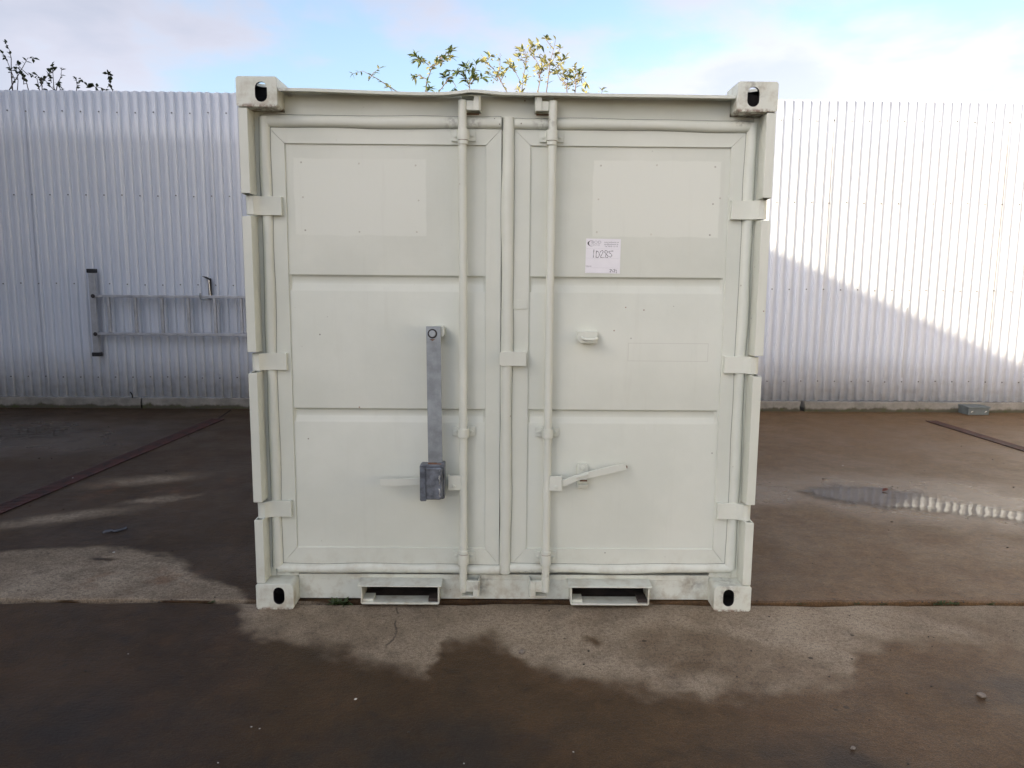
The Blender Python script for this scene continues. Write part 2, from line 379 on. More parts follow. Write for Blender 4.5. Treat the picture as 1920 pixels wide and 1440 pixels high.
# ------------------------------------------------------------------ the setting: ground and yard slabs
def ground():
    kind(MB().box(-1500, 1500, -1500, 1500, -0.5, -0.035).build('ground', plain('dark_earth', (0.055, 0.048, 0.04), 0.9, 0, 0.3, 3)), 'structure')
    # two yard slabs meet in a broken joint just in front of the container
    def jag(x, s, k):
        return 0.083+0.0040*x+s*0.011+0.006*math.sin(3.1*x+k)+0.005*math.sin(11.7*x+2*k)+random.uniform(-.0045, .0045)
    xs = [-60, -12, -6]+[-3.2+i*0.045 for i in range(143)]+[6, 12, 60]
    for name, s, ylim, z, k in (('near_concrete_slab', -1, -60, 0.0, 0.3), ('far_concrete_slab', 1, 60, 0.007, 1.7)):
        e = [(x, jag(x, s, k)) for x in xs]
        n = len(e); v = []; f = []
        for x, y in e: v += [(x, ylim, z), (x, y, z-0.004), (x, y+s*0.014, z), (x, y-s*0.004, z-0.034)]
        for i in range(n-1):
            a = 4*i; c = 4*(i+1)
            f += [(a, a+2, c+2, c), (a+2, a+1, c+1, c+2), (a+1, a+3, c+3, c+1)]
        mb = MB(); mb.add(v, f)
        o = mb.build(name, GROUND); kind(o, 'structure')
        bm = bmesh.new(); bm.from_mesh(o.data)
        for fc in bm.faces:
            if fc.normal.z < -0.2: fc.normal_flip()
        bm.to_mesh(o.data); bm.free()
ground()

def puddle():
    """shallow standing water right of the container, its rim thinning out over the concrete"""
    m, N, b, out = material('puddle_water')
    p = N.new('ShaderNodeTexCoord').outputs['Object']
    e = N.new('ShaderNodeAttribute', attribute_name='depth').outputs['Fac']
    b.inputs['Base Color'].default_value = (0.060, 0.040, 0.024, 1); b.inputs['Roughness'].default_value = 0.02; b.inputs['IOR'].default_value = 1.33
    bump(N, b, N.noise(p, 7, 3), 0.002, 0.5)
    w = N.math('ADD', e, N.math('MULTIPLY', N.math('SUBTRACT', N.noise(p, 6, 5, 0.7), 0.5), 1.5))
    tr = N.new('ShaderNodeBsdfTransparent'); mx = N.new('ShaderNodeMixShader')
    N.l.new(N.ramp(w, 0.18, 0.85, 0.0, 0.92), mx.inputs[0]); N.l.new(tr.outputs[0], mx.inputs[1]); N.l.new(b.outputs[0], mx.inputs[2]); N.l.new(mx.outputs[0], out.inputs[0])
    rim = [(1.95, 1.92), (2.10, 2.12), (2.36, 2.20), (2.66, 2.20), (2.88, 2.10), (3.0, 1.90), (3.08, 1.74), (3.42, 1.58), (3.9, 1.5), (4.2, 1.3), (3.8, 1.12), (3.3, 1.12), (2.92, 1.28), (2.62, 1.40), (2.40, 1.47), (2.2, 1.58), (2.04, 1.75)]
    spine = [(2.15, 1.92), (2.2, 1.93), (2.38, 1.90), (2.62, 1.88), (2.72, 1.82), (2.76, 1.74), (2.80, 1.66), (3.2, 1.40), (3.7, 1.33), (3.8, 1.32), (3.6, 1.34), (3.2, 1.36), (2.86, 1.55), (2.62, 1.68), (2.42, 1.74), (2.3, 1.80), (2.2, 1.85)]
    for rim, spine in ((rim, spine), ([(-4.35+0.85*math.cos(a)+0.05*math.sin(3*a), 3.75+0.55*math.sin(a)+0.06*math.cos(2*a)) for a in [2*math.pi*i/17 for i in range(17)]], [(-4.35+0.15*math.cos(a), 3.75+0.08*math.sin(a)) for a in [2*math.pi*i/17 for i in range(17)]])):
        water(rim, spine, m, 1.0 if rim[0][0] > 0 else 0.55)
def water(rim, spine, m, amount):
    n = len(rim); v = []; f = []
    K = 5
    for k in range(K):
        t = k/(K-1)
        for (a, b_), (c, d) in zip(rim, spine): v.append((a+(c-a)*t, b_+(d-b_)*t, 0.0107))
    for k in range(K-1):
        for i in range(n): f.append((k*n+i, k*n+(i+1) % n, (k+1)*n+(i+1) % n, (k+1)*n+i))
    f.append(tuple(range((K-1)*n, K*n)))
    o = MB().add(v, f).build('puddle', m)
    at = o.data.attributes.new('depth', 'FLOAT', 'POINT')
    for i in range(len(v)): at.data[i].value = amount*(i//n)/(K-1)
    for pl in o.data.polygons:
        if pl.normal.z < 0: pl.flip()
    kind(o, 'structure')
puddle()

# ------------------------------------------------------------------ warehouse that shades the yard (left of the picture, out of frame)
def warehouse():
    t = empty('warehouse', 'long grey warehouse standing left of the yard outside the picture', 'building', (-8.0, -12, 0))
    wall = plain('warehouse_wall', (0.09, 0.085, 0.085), 0.8)
    MB().box(-14, 0, 1.0, 16.8, 0, 6.36).build('wall', wall, t)
    MB().box(-14.3, 0.0, 0.7, 17.1, 6.362, 6.47).build('roof', DARKSTEEL, t)
    for y in (4, 11):
        d = MB().box(0.003, 0.05, y-1.8, y+1.8, 0.0, 3.6).build('roller_door', plain('roller_door_grey', (0.22, 0.23, 0.25), 0.5), t)
        h = MB().box(0.051, 0.09, y-0.3, y+0.3, 0.9, 0.95).build('handle', DARKSTEEL); h.parent = d
warehouse()
def hall():
    t = empty('hall', 'cream rendered hall in full sun right of the yard outside the picture', 'building', (13.0, -6, 0))
    MB().box(0, 12, -16, 10.5, 0, 6.0).build('wall', plain('cream_render', (0.62, 0.56, 0.45), 0.8), t)
    MB().box(-0.3, 12.3, -16.3, 10.8, 6.002, 6.25).build('roof', DARKSTEEL, t)
    for y in (-12, -6, 0, 6):
        w = MB().box(-0.04, -0.003, y-0.9, y+0.9, 2.4, 3.6).build('window', plain('window_frame_white', (0.7, 0.7, 0.7), 0.5), t)
        g = MB().box(-0.05, -0.041, y-0.82, y+0.82, 2.48, 3.52).build('pane', plain('dark_glass', (0.03, 0.035, 0.04), 0.08)); g.parent = w
hall()

# ------------------------------------------------------------------ corrugated fence
FA = math.atan(0.0102); FY = 5.1408
PITCH = 0.0936
def fence():
    t = empty('metal_fence', 'tall pale corrugated sheet metal fence on a low concrete base behind the container', 'fence', (0, FY, 0), rz=FA)
    # one sheet: 10 ribs, seam lap at its right edge
    prof = []
    dep = 0.029; rb = 0.0045; tilt = R(72)        # bend radius and web slope
    bend = [(rb*math.sin(tilt*i/4), rb*(1-math.cos(tilt*i/4))) for i in range(5)]
    run = (dep-2*bend[-1][1])/math.tan(tilt); web = 2*bend[-1][0]+run; flat = PITCH/2-web
    half = [(flat+u, d) for u, d in bend]+[(flat+web-u, dep-d) for u, d in reversed(bend)]
    PROFILE = [(0, 0)]+half+[(PITCH/2+u, dep-d) for u, d in half[:-1]]
    for k in range(10):
        a = k*PITCH
        for u, d in PROFILE: prof.append((a+u, d))
    prof += [(10*PITCH, 0.0), (10*PITCH+0.022, 0.0)]
    zs = [0.124+(3.325-0.124)*i/6 for i in range(7)]
    def sheet_mesh(i):
        rnd = random.Random(i); v = []; f = []
        n = len(prof)
        for z in zs:
            for u, d in prof: v.append((u, d+0.0012*math.sin(z*2.2+i), z))
        for a in range(len(zs)-1):
            for b in range(n-1): f.append((a*n+b, a*n+b+1, (a+1)*n+b+1, (a+1)*n+b))
        me = bpy.data.meshes.new('corrugated_sheet'); me.from_pydata(v, [], f); me.materials.append(FENCE)
        for pl in me.polygons: pl.use_smooth = True
        me.set_sharp_from_angle(angle=R(40))
        return me
    meshes = [sheet_mesh(i) for i in range(4)]
    for i in range(-14, 12):
        x = 4.365+i*10*PITCH
        if x < -8.05: continue
        o = obj('corrugated_sheet', meshes[i % 4], None, t)
        o.location = (x, 0.0014*(i % 2)-0.0007, random.uniform(-.004, .004))
        m = o.modifiers.new('thick', 'SOLIDIFY'); m.thickness = 0.0012; m.offset = 1
    # screw heads, every second valley, four rows
    mb = MB()
    for z in (3.115, 2.27, 1.345, 0.345):
        for k in range(-68, 70):
            x = 4.365+0.0140+2*PITCH*k
            if -8 < x < 10:
                zz = z+random.uniform(-.006, .006); q = [2*math.pi*j/6 for j in range(6)]
                mb.prism([(x+0.0075*math.cos(a), zz+0.0075*math.sin(a)) for a in q], 'y', -0.0015, -0.0075)
    kind(mb.build('screw_heads', plain('screw_zinc', (0.16, 0.16, 0.17), 0.5, 0.5), t), 'stuff')
    # concrete base in separate lengths
    for x0, x1 in ((-8.0, -3.96), (-3.95, 0.2), (0.21, 3.262), (3.30, 7.4), (7.43, 15)):
        n = max(3, int((x1-x0)/0.12)); top = []
        for i in range(n+1): top.append((x0+(x1-x0)*i/n, 0.119+random.uniform(-.003, .002)))
        poly = [(x1, -0.03), (x0, -0.03)]+[(x0+(0.016 if x0 == 3.30 else 0), 0.05)]+top+[(x1-(0.012 if x1 < 3.3 else 0), 0.06)]
        mb = MB(); mb.prism(poly, 'y', -0.034, 0.14)
        mb.build('plinth_block', PLINTH, t, bevel=0.005)
    # posts and rails behind the sheets
    for i in range(8):
        MB().box(-7.5+3*i, -7.38+3*i, 0.16, 0.28, 0, 3.2).build('post', STEEL, t)
    for z in (0.345, 1.345, 2.27, 3.115):
        MB().box(-8, 15, 0.0335, 0.1, z-0.03, z+0.03).build('rail', STEEL, t)
fence()
def onfence(x, d=0.0): return FY+math.tan(FA)*x-d

# ------------------------------------------------------------------ container
H = 2.267; W = 1.10; DEP = 2.438
YD = 0.092      # door frame face
box_ = empty('shipping_container', 'small pale grey-green steel storage container with closed double doors', 'container')

def casting_mesh(top):
    w, h, d = 0.166, 0.119, 0.162
    # local: outer edge x=0, inner x=w, front y=0, bottom z=0 (seen on the left side of the box)
    r = 0.009 if top else 0.020
    def rr(cx, cz, r, a0, n=5): return [(cx+r*math.cos(R(a0+90*i/n)), cz+r*math.sin(R(a0+90*i/n))) for i in range(n+1)]
    rb = 0.014
    poly = rr(w-r, h-r, r, 0)+[(0.008, h), (0, h-0.008), (0, 0.008), (0.008, 0)]+(rr(w-rb, rb, rb, 270) if not top else [(w-0.009, 0), (w, 0.009)])
    mb = MB(); mb.prism(poly, 'y', 0, d)
    me0 = mb.build('tmp', PAINT)
    bm = bmesh.new(); bm.from_mesh(me0.data)
    ed = [e for e in bm.edges if all(abs(v.co.y) < 1e-6 for v in e.verts)]
    bmesh.ops.bevel(bm, geom=ed, offset=0.0035, segments=3, profile=0.6, affect='EDGES'); bm.to_mesh(me0.data); bm.free()
    cut = [MB().box(0.012, w-0.014, 0.013, d-0.012, 0.012, h-0.012).build('c', None)]
    cut.append(MB().prism(slot(0.1015, 0.0605+(-0.002 if top else 0.004), 0.049, 0.079), 'y', -0.02, 0.03).build('c', None))
    ov = slot(0.083, 0.080, 0.062, 0.118)
    if top: cut.append(MB().prism(ov, 'z', h-0.03, h+0.02).build('c', None))
    cut.append(MB().prism(slot(0.085, 0.06, 0.052, 0.079), 'x', -0.02, 0.03).build('c', None))
    me = boolean(me0, cut); bpy.data.objects.remove(me0)
    me.name = 'corner_casting'
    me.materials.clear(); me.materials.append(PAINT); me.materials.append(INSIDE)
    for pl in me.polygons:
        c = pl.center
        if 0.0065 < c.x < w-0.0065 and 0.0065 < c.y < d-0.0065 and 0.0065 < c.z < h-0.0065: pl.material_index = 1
    for pl in me.polygons: pl.use_smooth = True
    me.set_sharp_from_angle(angle=R(30))
    return me
def castings():
    for top in (True, False):
        me = casting_mesh(top)
        mir = me.copy(); mir.transform(Matrix.Scale(-1, 4, (1, 0, 0))); mir.flip_normals()
        z = H-0.119 if top else 0.0
        for m_, x, y, rz in ((me, -W, 0, 0), (mir, W, 0, 0), (mir, -W, DEP, math.pi), (me, W, DEP, math.pi)):
            o = obj('corner_casting', m_, PAINT, box_); o.location = (x, y, z); o.rotation_euler = (0, 0, rz)
castings()

HZ = [(1.722, 1.800), (1.064, 1.138), (0.405, 0.478)]      # hinge heights
def posts():
    for s in (-1, 1):
        # square post behind, with a front flange cut away at the hinges
        cut = [(H-0.121, 1.806), (1.716, 1.148), (1.060, 0.490), (0.412, 0.121)]
        MB().box(min(s*1.094, s*1.062), max(s*1.094, s*1.062), 0.104, 0.19, 0.12, H-0.12).build('corner_post', PAINT, box_, bevel=0.003)
        MB().box(min(s*1.0615, s*1.035), max(s*1.0615, s*1.035), 0.0965, 0.19, 0.12, H-0.12).build('door_stop', PAINT, box_)
        for zt, zb in cut:
            # flange: bent plate, L-shaped in plan
            j = random.uniform(-.0015, .0015)
            L = [(s*1.0965, 0.005+j), (s*1.0590, 0.005+j), (s*1.0590, 0.112), (s*1.0645, 0.112), (s*1.0645, 0.0105+j), (s*1.0910, 0.0105+j), (s*1.0910, 0.10), (s*1.0965, 0.10)]
            mb = MB(); mb.prism(L, 'z', zb, zt)
            o = mb.build('post_flange', PAINT, box_, bevel=0.0018)
            # upper ends flame-cut at a slant
            for v in o.data.vertices:
                if v.co.y < 0.02 and v.co.z > zt-1e-4 and zt < 2.1 and abs(v.co.x) > 1.08: v.co.z -= 0.004
                if v.co.y > 0.05 and v.co.z < zb+1e-4 and zb > 0.2: v.co.z -= 0.006
posts()

def header_sill():
    MB().box(-0.934, 0.934, 0.101, 0.20, 2.085, 2.235).build('header_beam', PAINT, box_, bevel=0.003)
    for s in (-1, 1): MB().box(min(s*0.9342, s*1.034), max(s*0.9342, s*1.034), 0.101, 0.16, 2.085, H-0.121).build('header_end', PAINT, box_)
    # rain lip, dented over the left locking bar
    pts = [(-0.932, 2.2255), (-0.80, 2.2250), (-0.677, 2.2225), (-0.52, 2.219), (-0.374, 2.2150), (-0.26, 2.2160), (-0.20, 2.2205), (-0.157, 2.2265), (-0.11, 2.2255), (-0.027, 2.2195), (0.10, 2.2185), (0.17, 2.2200), (0.25, 2.2190), (0.386, 2.2165), (0.65, 2.2160), (0.932, 2.2150)]
    fr = []
    for i, (x, z) in enumerate(pts):
        dy = 0.004*math.sin(9*x)-0.004*math.exp(-((x+0.157)/0.06)**2)
        fr.append(((x, dy, z), (0, 1, 0), (0, 0, 1)))
    mb = MB(); mb.sweep(fr, [(0.014, -0.013), (0.014, 0.0), (0.100, 0.004), (0.100, -0.004), (0.024, -0.006), (0.020, -0.013)])
    mb.build('rain_lip', PAINT, box_, bevel=0.0015)
    for a, b in ((-0.934, -0.6412), (-0.2898, 0.2958), (0.6502, 0.934)): MB().box(a, b, 0.100, 0.18, 0.012, 0.1035).build('sill_beam', PAINT, box_, bevel=0.001)
    MB().box(-0.934, 0.934, 0.100, 0.18, 0.1036, 0.128).build('sill_beam', PAINT, box_, bevel=0.002)
    for s in (-1, 1): MB().box(min(s*0.9342, s*1.034), max(s*0.9342, s*1.034), 0.100, 0.16, 0.1195, 0.15).build('sill_end', PAINT, box_)
header_sill()

def fork_pockets():
    DARKIN = plain('pocket_inside_shade', (0.05, 0.038, 0.033), 0.9, 0, 0.4, 20)  # dark colour stands for the shade inside the pockets
    for xa, xb in ((-0.641, -0.290), (0.296, 0.650)):
        u = MB()
        u.prism([(xa, 0.103), (xa, 0.024), (xa+0.006, 0.018), (xb-0.006, 0.018), (xb, 0.024), (xb, 0.103), (xb-0.007, 0.103), (xb-0.007, 0.027), (xa+0.007, 0.027), (xa+0.007, 0.103)], 'y', 0.020, 0.099)
        p = u.build('fork_pocket', PAINT, box_, bevel=0.0015)
        # bent top flap
        fl = MB(); fl.prism([(0.012, 0.103), (0.012, 0.1085), (0.100, 0.1125), (0.100, 0.1035), (0.02, 0.1032)], 'x', xa-0.012, xb+0.010)
        fl.build('top_flap', PAINT, p, bevel=0.0012)
        # tunnel lining, coloured dark for the shade inside
        tn = MB(); tn.box(xa, xb, 0.1005, 0.70, 0.016, 0.018); tn.box(xa, xb, 0.181, 0.70, 0.1035, 0.106); tn.box(xa-0.003, xa, 0.181, 0.70, 0.016, 0.106); tn.box(xb, xb+0.003, 0.181, 0.70, 0.016, 0.106); tn.box(xa, xb, 0.70, 0.705, 0.016, 0.106)
        tn.build('tunnel', DARKIN, p)
        MB().box(xa+0.008, xa+0.055, 0.030, 0.096, 0.0272, 0.040).build('gusset', PAINT, p, bevel=0.001)
        MB().box(xb-0.050, xb-0.008, 0.030, 0.096, 0.0272, 0.043).build('gusset', DARKIN, p, bevel=0.001)
fork_pockets()

def shell():
    # corrugated sides and back, roof, floor
    def corr(n, pitch, d):
        P = []
        for k in range(n):
            for u, w in ((0, 0), (0.25, 0), (0.5, d), (0.75, d)): P.append(((k+u)*pitch, w))
        P.append((n*pitch, 0)); return P
    pr = corr(8, (DEP-0.36)/8, 0.03)
    for s in (-1, 1):
        mb = MB(); v = [(s*(1.090-w), 0.191+u, z) for z in (0.10, H-0.10) for u, w in pr]; n = len(pr)
        mb.add(v, [(i, i+1, n+i+1, n+i) for i in range(n-1)])
        o = mb.build('side_wall', PAINT, box_); m = o.modifiers.new('t', 'SOLIDIFY'); m.thickness = 0.002
        MB().box(min(s*1.095, s*1.035), max(s*1.095, s*1.035), 0.191, DEP-0.163, 0.03, 0.101).build('bottom_rail', PAINT, box_, bevel=0.003)
        MB().box(min(s*1.095, s*1.050), max(s*1.095, s*1.050), 0.191, DEP-0.163, H-0.101, H-0.035).build('top_rail', PAINT, box_, bevel=0.003)
    pr = corr(7, (2*W-0.34)/7, 0.03); n = len(pr)
    v = [(-W+0.17+u, DEP-0.02-w, z) for z in (0.03, H-0.03) for u, w in pr]
    o = MB().add(v, [(i, i+1, n+i+1, n+i) for i in range(n-1)]).build('back_wall', PAINT, box_)
    for s in (-1, 1): MB().box(min(s*0.925, s*1.097), max(s*0.925, s*1.097), DEP-0.10, DEP-0.01, 0.12, H-0.12).build('corner_post', PAINT, box_, bevel=0.003)
    MB().box(-1.049, 1.049, 0.201, DEP-0.06, H-0.06, H-0.045).build('roof', PAINT, box_)
    MB().box(-1.034, 1.034, 0.192, DEP-0.06, 0.11, 0.138).build('floor', WOOD, box_)
    for i in range(5): MB().box(-1.034, 1.034, 0.35+0.42*i, 0.40+0.42*i, 0.02, 0.1095).build('cross_member', DARKSTEEL, box_)
shell()

# ---- doors
def gasket(name, a, b, across, parent, wob=0.0025, wid=0.047, hgt=0.020, seed=1, y=0.0925):
    """painted rubber seal: a flattened half round along a..b (x,z), swelling and waving slightly"""
    rnd = random.Random(seed); n = 26; fr = []
    a = Vector((a[0], 0, a[1])); b = Vector((b[0], 0, b[1])); d = (b-a).normalized()
    side = Vector((-d.z, 0, d.x))
    ph = rnd.uniform(0, 6)
    for i in range(n+1):
        t = i/n; L = (b-a).length*t
        o = a+(b-a)*t+side*wob*(math.sin(L*7+ph)+0.6*math.sin(L*17+2*ph))*0.5
        s = 1+0.05*math.sin(L*11+ph)+rnd.uniform(-.02, .02)
        fr.append(((o.x, y, o.z), side*wid*s, Vector((0, -1, 0))*hgt*(1+0.10*math.sin(L*9+ph*2))))
    prof = [(-0.5, -0.2), (-0.5, 0.10), (-0.46, 0.42), (-0.36, 0.78), (-0.18, 0.97), (0.05, 1.0), (0.24, 0.90), (0.38, 0.62), (0.46, 0.30), (0.5, 0.05), (0.5, -0.2)]
    mb = MB(); mb.sweep(fr, prof)
    shade_strip = MB(); shade_strip.sweep([((o[0], y-0.0008, o[2]), u*(1+0.0030/wid), Vector((0, -1, 0))) for o, u, w in fr], [(-0.5, -0.004), (-0.5, 0.0), (0.5, 0.0), (0.5, -0.004)])
    shade_strip.build('seal_shade', SEALSHADE, parent)  # dark ribbon drawing the shadow line along both sides of the seal
    return mb.build(name, PAINT, parent, smooth=50)

def door(s, pm):
    """s=-1 left leaf, 1 right leaf; frame bars mitred at the corners, pressed panel with two troughs"""
    if s < 0: xo0, xo1, xi0, xi1 = -1.006, -0.0245, -0.936, -0.0895
    else: xo0, xo1, xi0, xi1 = 0.0275, 1.010, 0.0975, 0.944
    zo0, zo1, zi0, zi1 = 0.175, 2.088, 0.256, 2.020
    # panel
    mb = MB(); D = 0.012; yp = 0.1005
    prof = [(yp, zi1+0.03)]
    for zt, zm, zb in ((1.474, 1.436, 1.404), (0.892, 0.856, 0.829)):
        prof += [(yp, zt+0.002), (yp+D*0.85, zt-0.006), (yp+D, zt-0.010), (yp+D, zm+0.004), (yp+D*0.9, zm), (yp+D*0.12, zb+0.004), (yp, zb)]
    prof += [(yp, zi0-0.03)]
    xe0, xe1 = xi0+0.002, xi1-(0.008 if s > 0 else 0.001)
    xs = [xi0-0.03, xe0, xe0+0.008, xe1-0.010, xe1, xi1+0.03]
    n = len(prof)
    for x in xs:
        inside = xe0+1e-4 < x < xe1-1e-4
        mb.v += [(x, y if inside else yp, z) for y, z in prof]
    for i in range(len(xs)-1):
        for j in range(n-1): mb.f.append((i*n+j, i*n+j+1, (i+1)*n+j+1, (i+1)*n+j))
    panel = mb.build('door_panel', pm, None, smooth=25)
    for pl in panel.data.polygons:
        if pl.normal.y > 0.2: pl.flip()
    d = bpy.data.objects.new('door', None); col.objects.link(d); d.parent = box_; d.empty_display_size = 0.1
    panel.parent = d
    g = 0.0004
    bars = [[(xo0, zo1), (xo1, zo1), (xi1-g, zi1), (xi0+g, zi1)], [(xo0, zo0), (xi0+g, zi0), (xi1-g, zi0), (xo1, zo0)],
            [(xo0, zo0+g), (xo0, zo1-g), (xi0, zi1-g), (xi0, zi0+g)], [(xo1, zo0+g), (xi1, zi0+g), (xi1, zi1-g), (xo1, zo1-g)]]
    for k, q in enumerate(bars):
        b = MB(); b.prism(q, 'y', YD+0.0005*(k % 2), 0.118)
        b.build('frame_bar', pm, d, bevel=0.0016)
    # seals
    if s < 0:
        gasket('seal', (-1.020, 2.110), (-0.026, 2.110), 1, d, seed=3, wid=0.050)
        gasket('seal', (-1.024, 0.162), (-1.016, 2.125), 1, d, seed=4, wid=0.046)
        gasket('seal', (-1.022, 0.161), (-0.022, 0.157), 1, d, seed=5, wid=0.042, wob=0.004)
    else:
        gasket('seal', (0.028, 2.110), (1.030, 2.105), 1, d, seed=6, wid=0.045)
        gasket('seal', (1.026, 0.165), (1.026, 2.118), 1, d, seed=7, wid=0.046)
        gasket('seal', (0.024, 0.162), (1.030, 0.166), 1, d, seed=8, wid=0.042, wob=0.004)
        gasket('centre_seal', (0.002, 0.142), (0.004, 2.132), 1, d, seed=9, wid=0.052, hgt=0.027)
    # hinges: flat strap that steps over the seal and curls round the pin
    for zb, zt in HZ:
        o = 0.072
        prof = [(0.951, YD+0.001), (0.951, o-0.001), (0.953, o-0.003), (1.028, o-0.004), (1.046, o-0.012), (1.060, o-0.030)]
        for i in range(7): a = R(120-30*i); prof.append((1.074+0.021*math.cos(a), 0.060-0.021*math.sin(a)))
        prof += [(1.074, 0.085), (1.050, 0.080), (1.034, 0.0765), (1.0, 0.0795), (0.975, 0.0795), (0.965, YD+0.001)]
        mb = MB(); mb.prism([(s*x, y) for x, y in prof], 'z', zb, zt)
        h = mb.build('hinge', PAINT, d, bevel=0.0018)
        # pin
    if s > 0:
        mb = MB(); mb.prism([(-0.029, 1.098), (-0.029, 1.144), (-0.021, 1.152), (0.088, 1.154), (0.089, 1.090), (-0.021, 1.090)], 'y', 0.0585, 0.0645)
        mb.box(0.035, 0.088, 0.0646, 0.0918, 1.094, 1.150)
        mb.build('overlap_keeper', PAINT, d, bevel=0.002)
        MB().box(0.030, 0.089, 0.0885, 0.0915, 1.335, 1.373).build('number_plate_blank', PAINT, d, bevel=0.001)
        # rivet row holes of the removed sign
    holes = [(-0.873, 1.945), (-0.63, 1.942), (-0.385, 1.94), (-0.868, 1.80), (-0.38, 1.795), (-0.862, 1.664), (-0.63, 1.661), (-0.383, 1.66)] if s < 0 else \
            [(0.393, 1.946), (0.634, 1.944), (0.878, 1.944), (0.392, 1.80), (0.875, 1.788), (0.389, 1.662), (0.62, 1.655), (0.87, 1.655)]
    for x, z in holes:
        x += random.uniform(-.004, .004); z += random.uniform(-.004, .004)
        mb = MB(); mb.prism([(x+0.0042*math.cos(a), z+0.0042*math.sin(a)) for a in [2*math.pi*i/8 for i in range(8)]], 'y', 0.0992, 0.1012)
        mb.build('rivet', FILLER, d, bevel=0.0008)
    return d
FILLER = plain('painted_over_rivet', (0.52, 0.52, 0.45), 0.5, 0, 0.3, 60)
DL = door(-1, PAINT_L); DR = door(1, PAINT_R)

def bolt(name, x, y, z, r, t, mat, parent, n=10):
    mb = MB(); P = [(x+r*math.cos(2*math.pi*i/n), z+r*math.sin(2*math.pi*i/n)) for i in range(n)]
    mb.prism(P, 'y', y-t, y)
    return mb.build(name, mat, parent, bevel=min(r*0.35, t*0.45), seg=3)

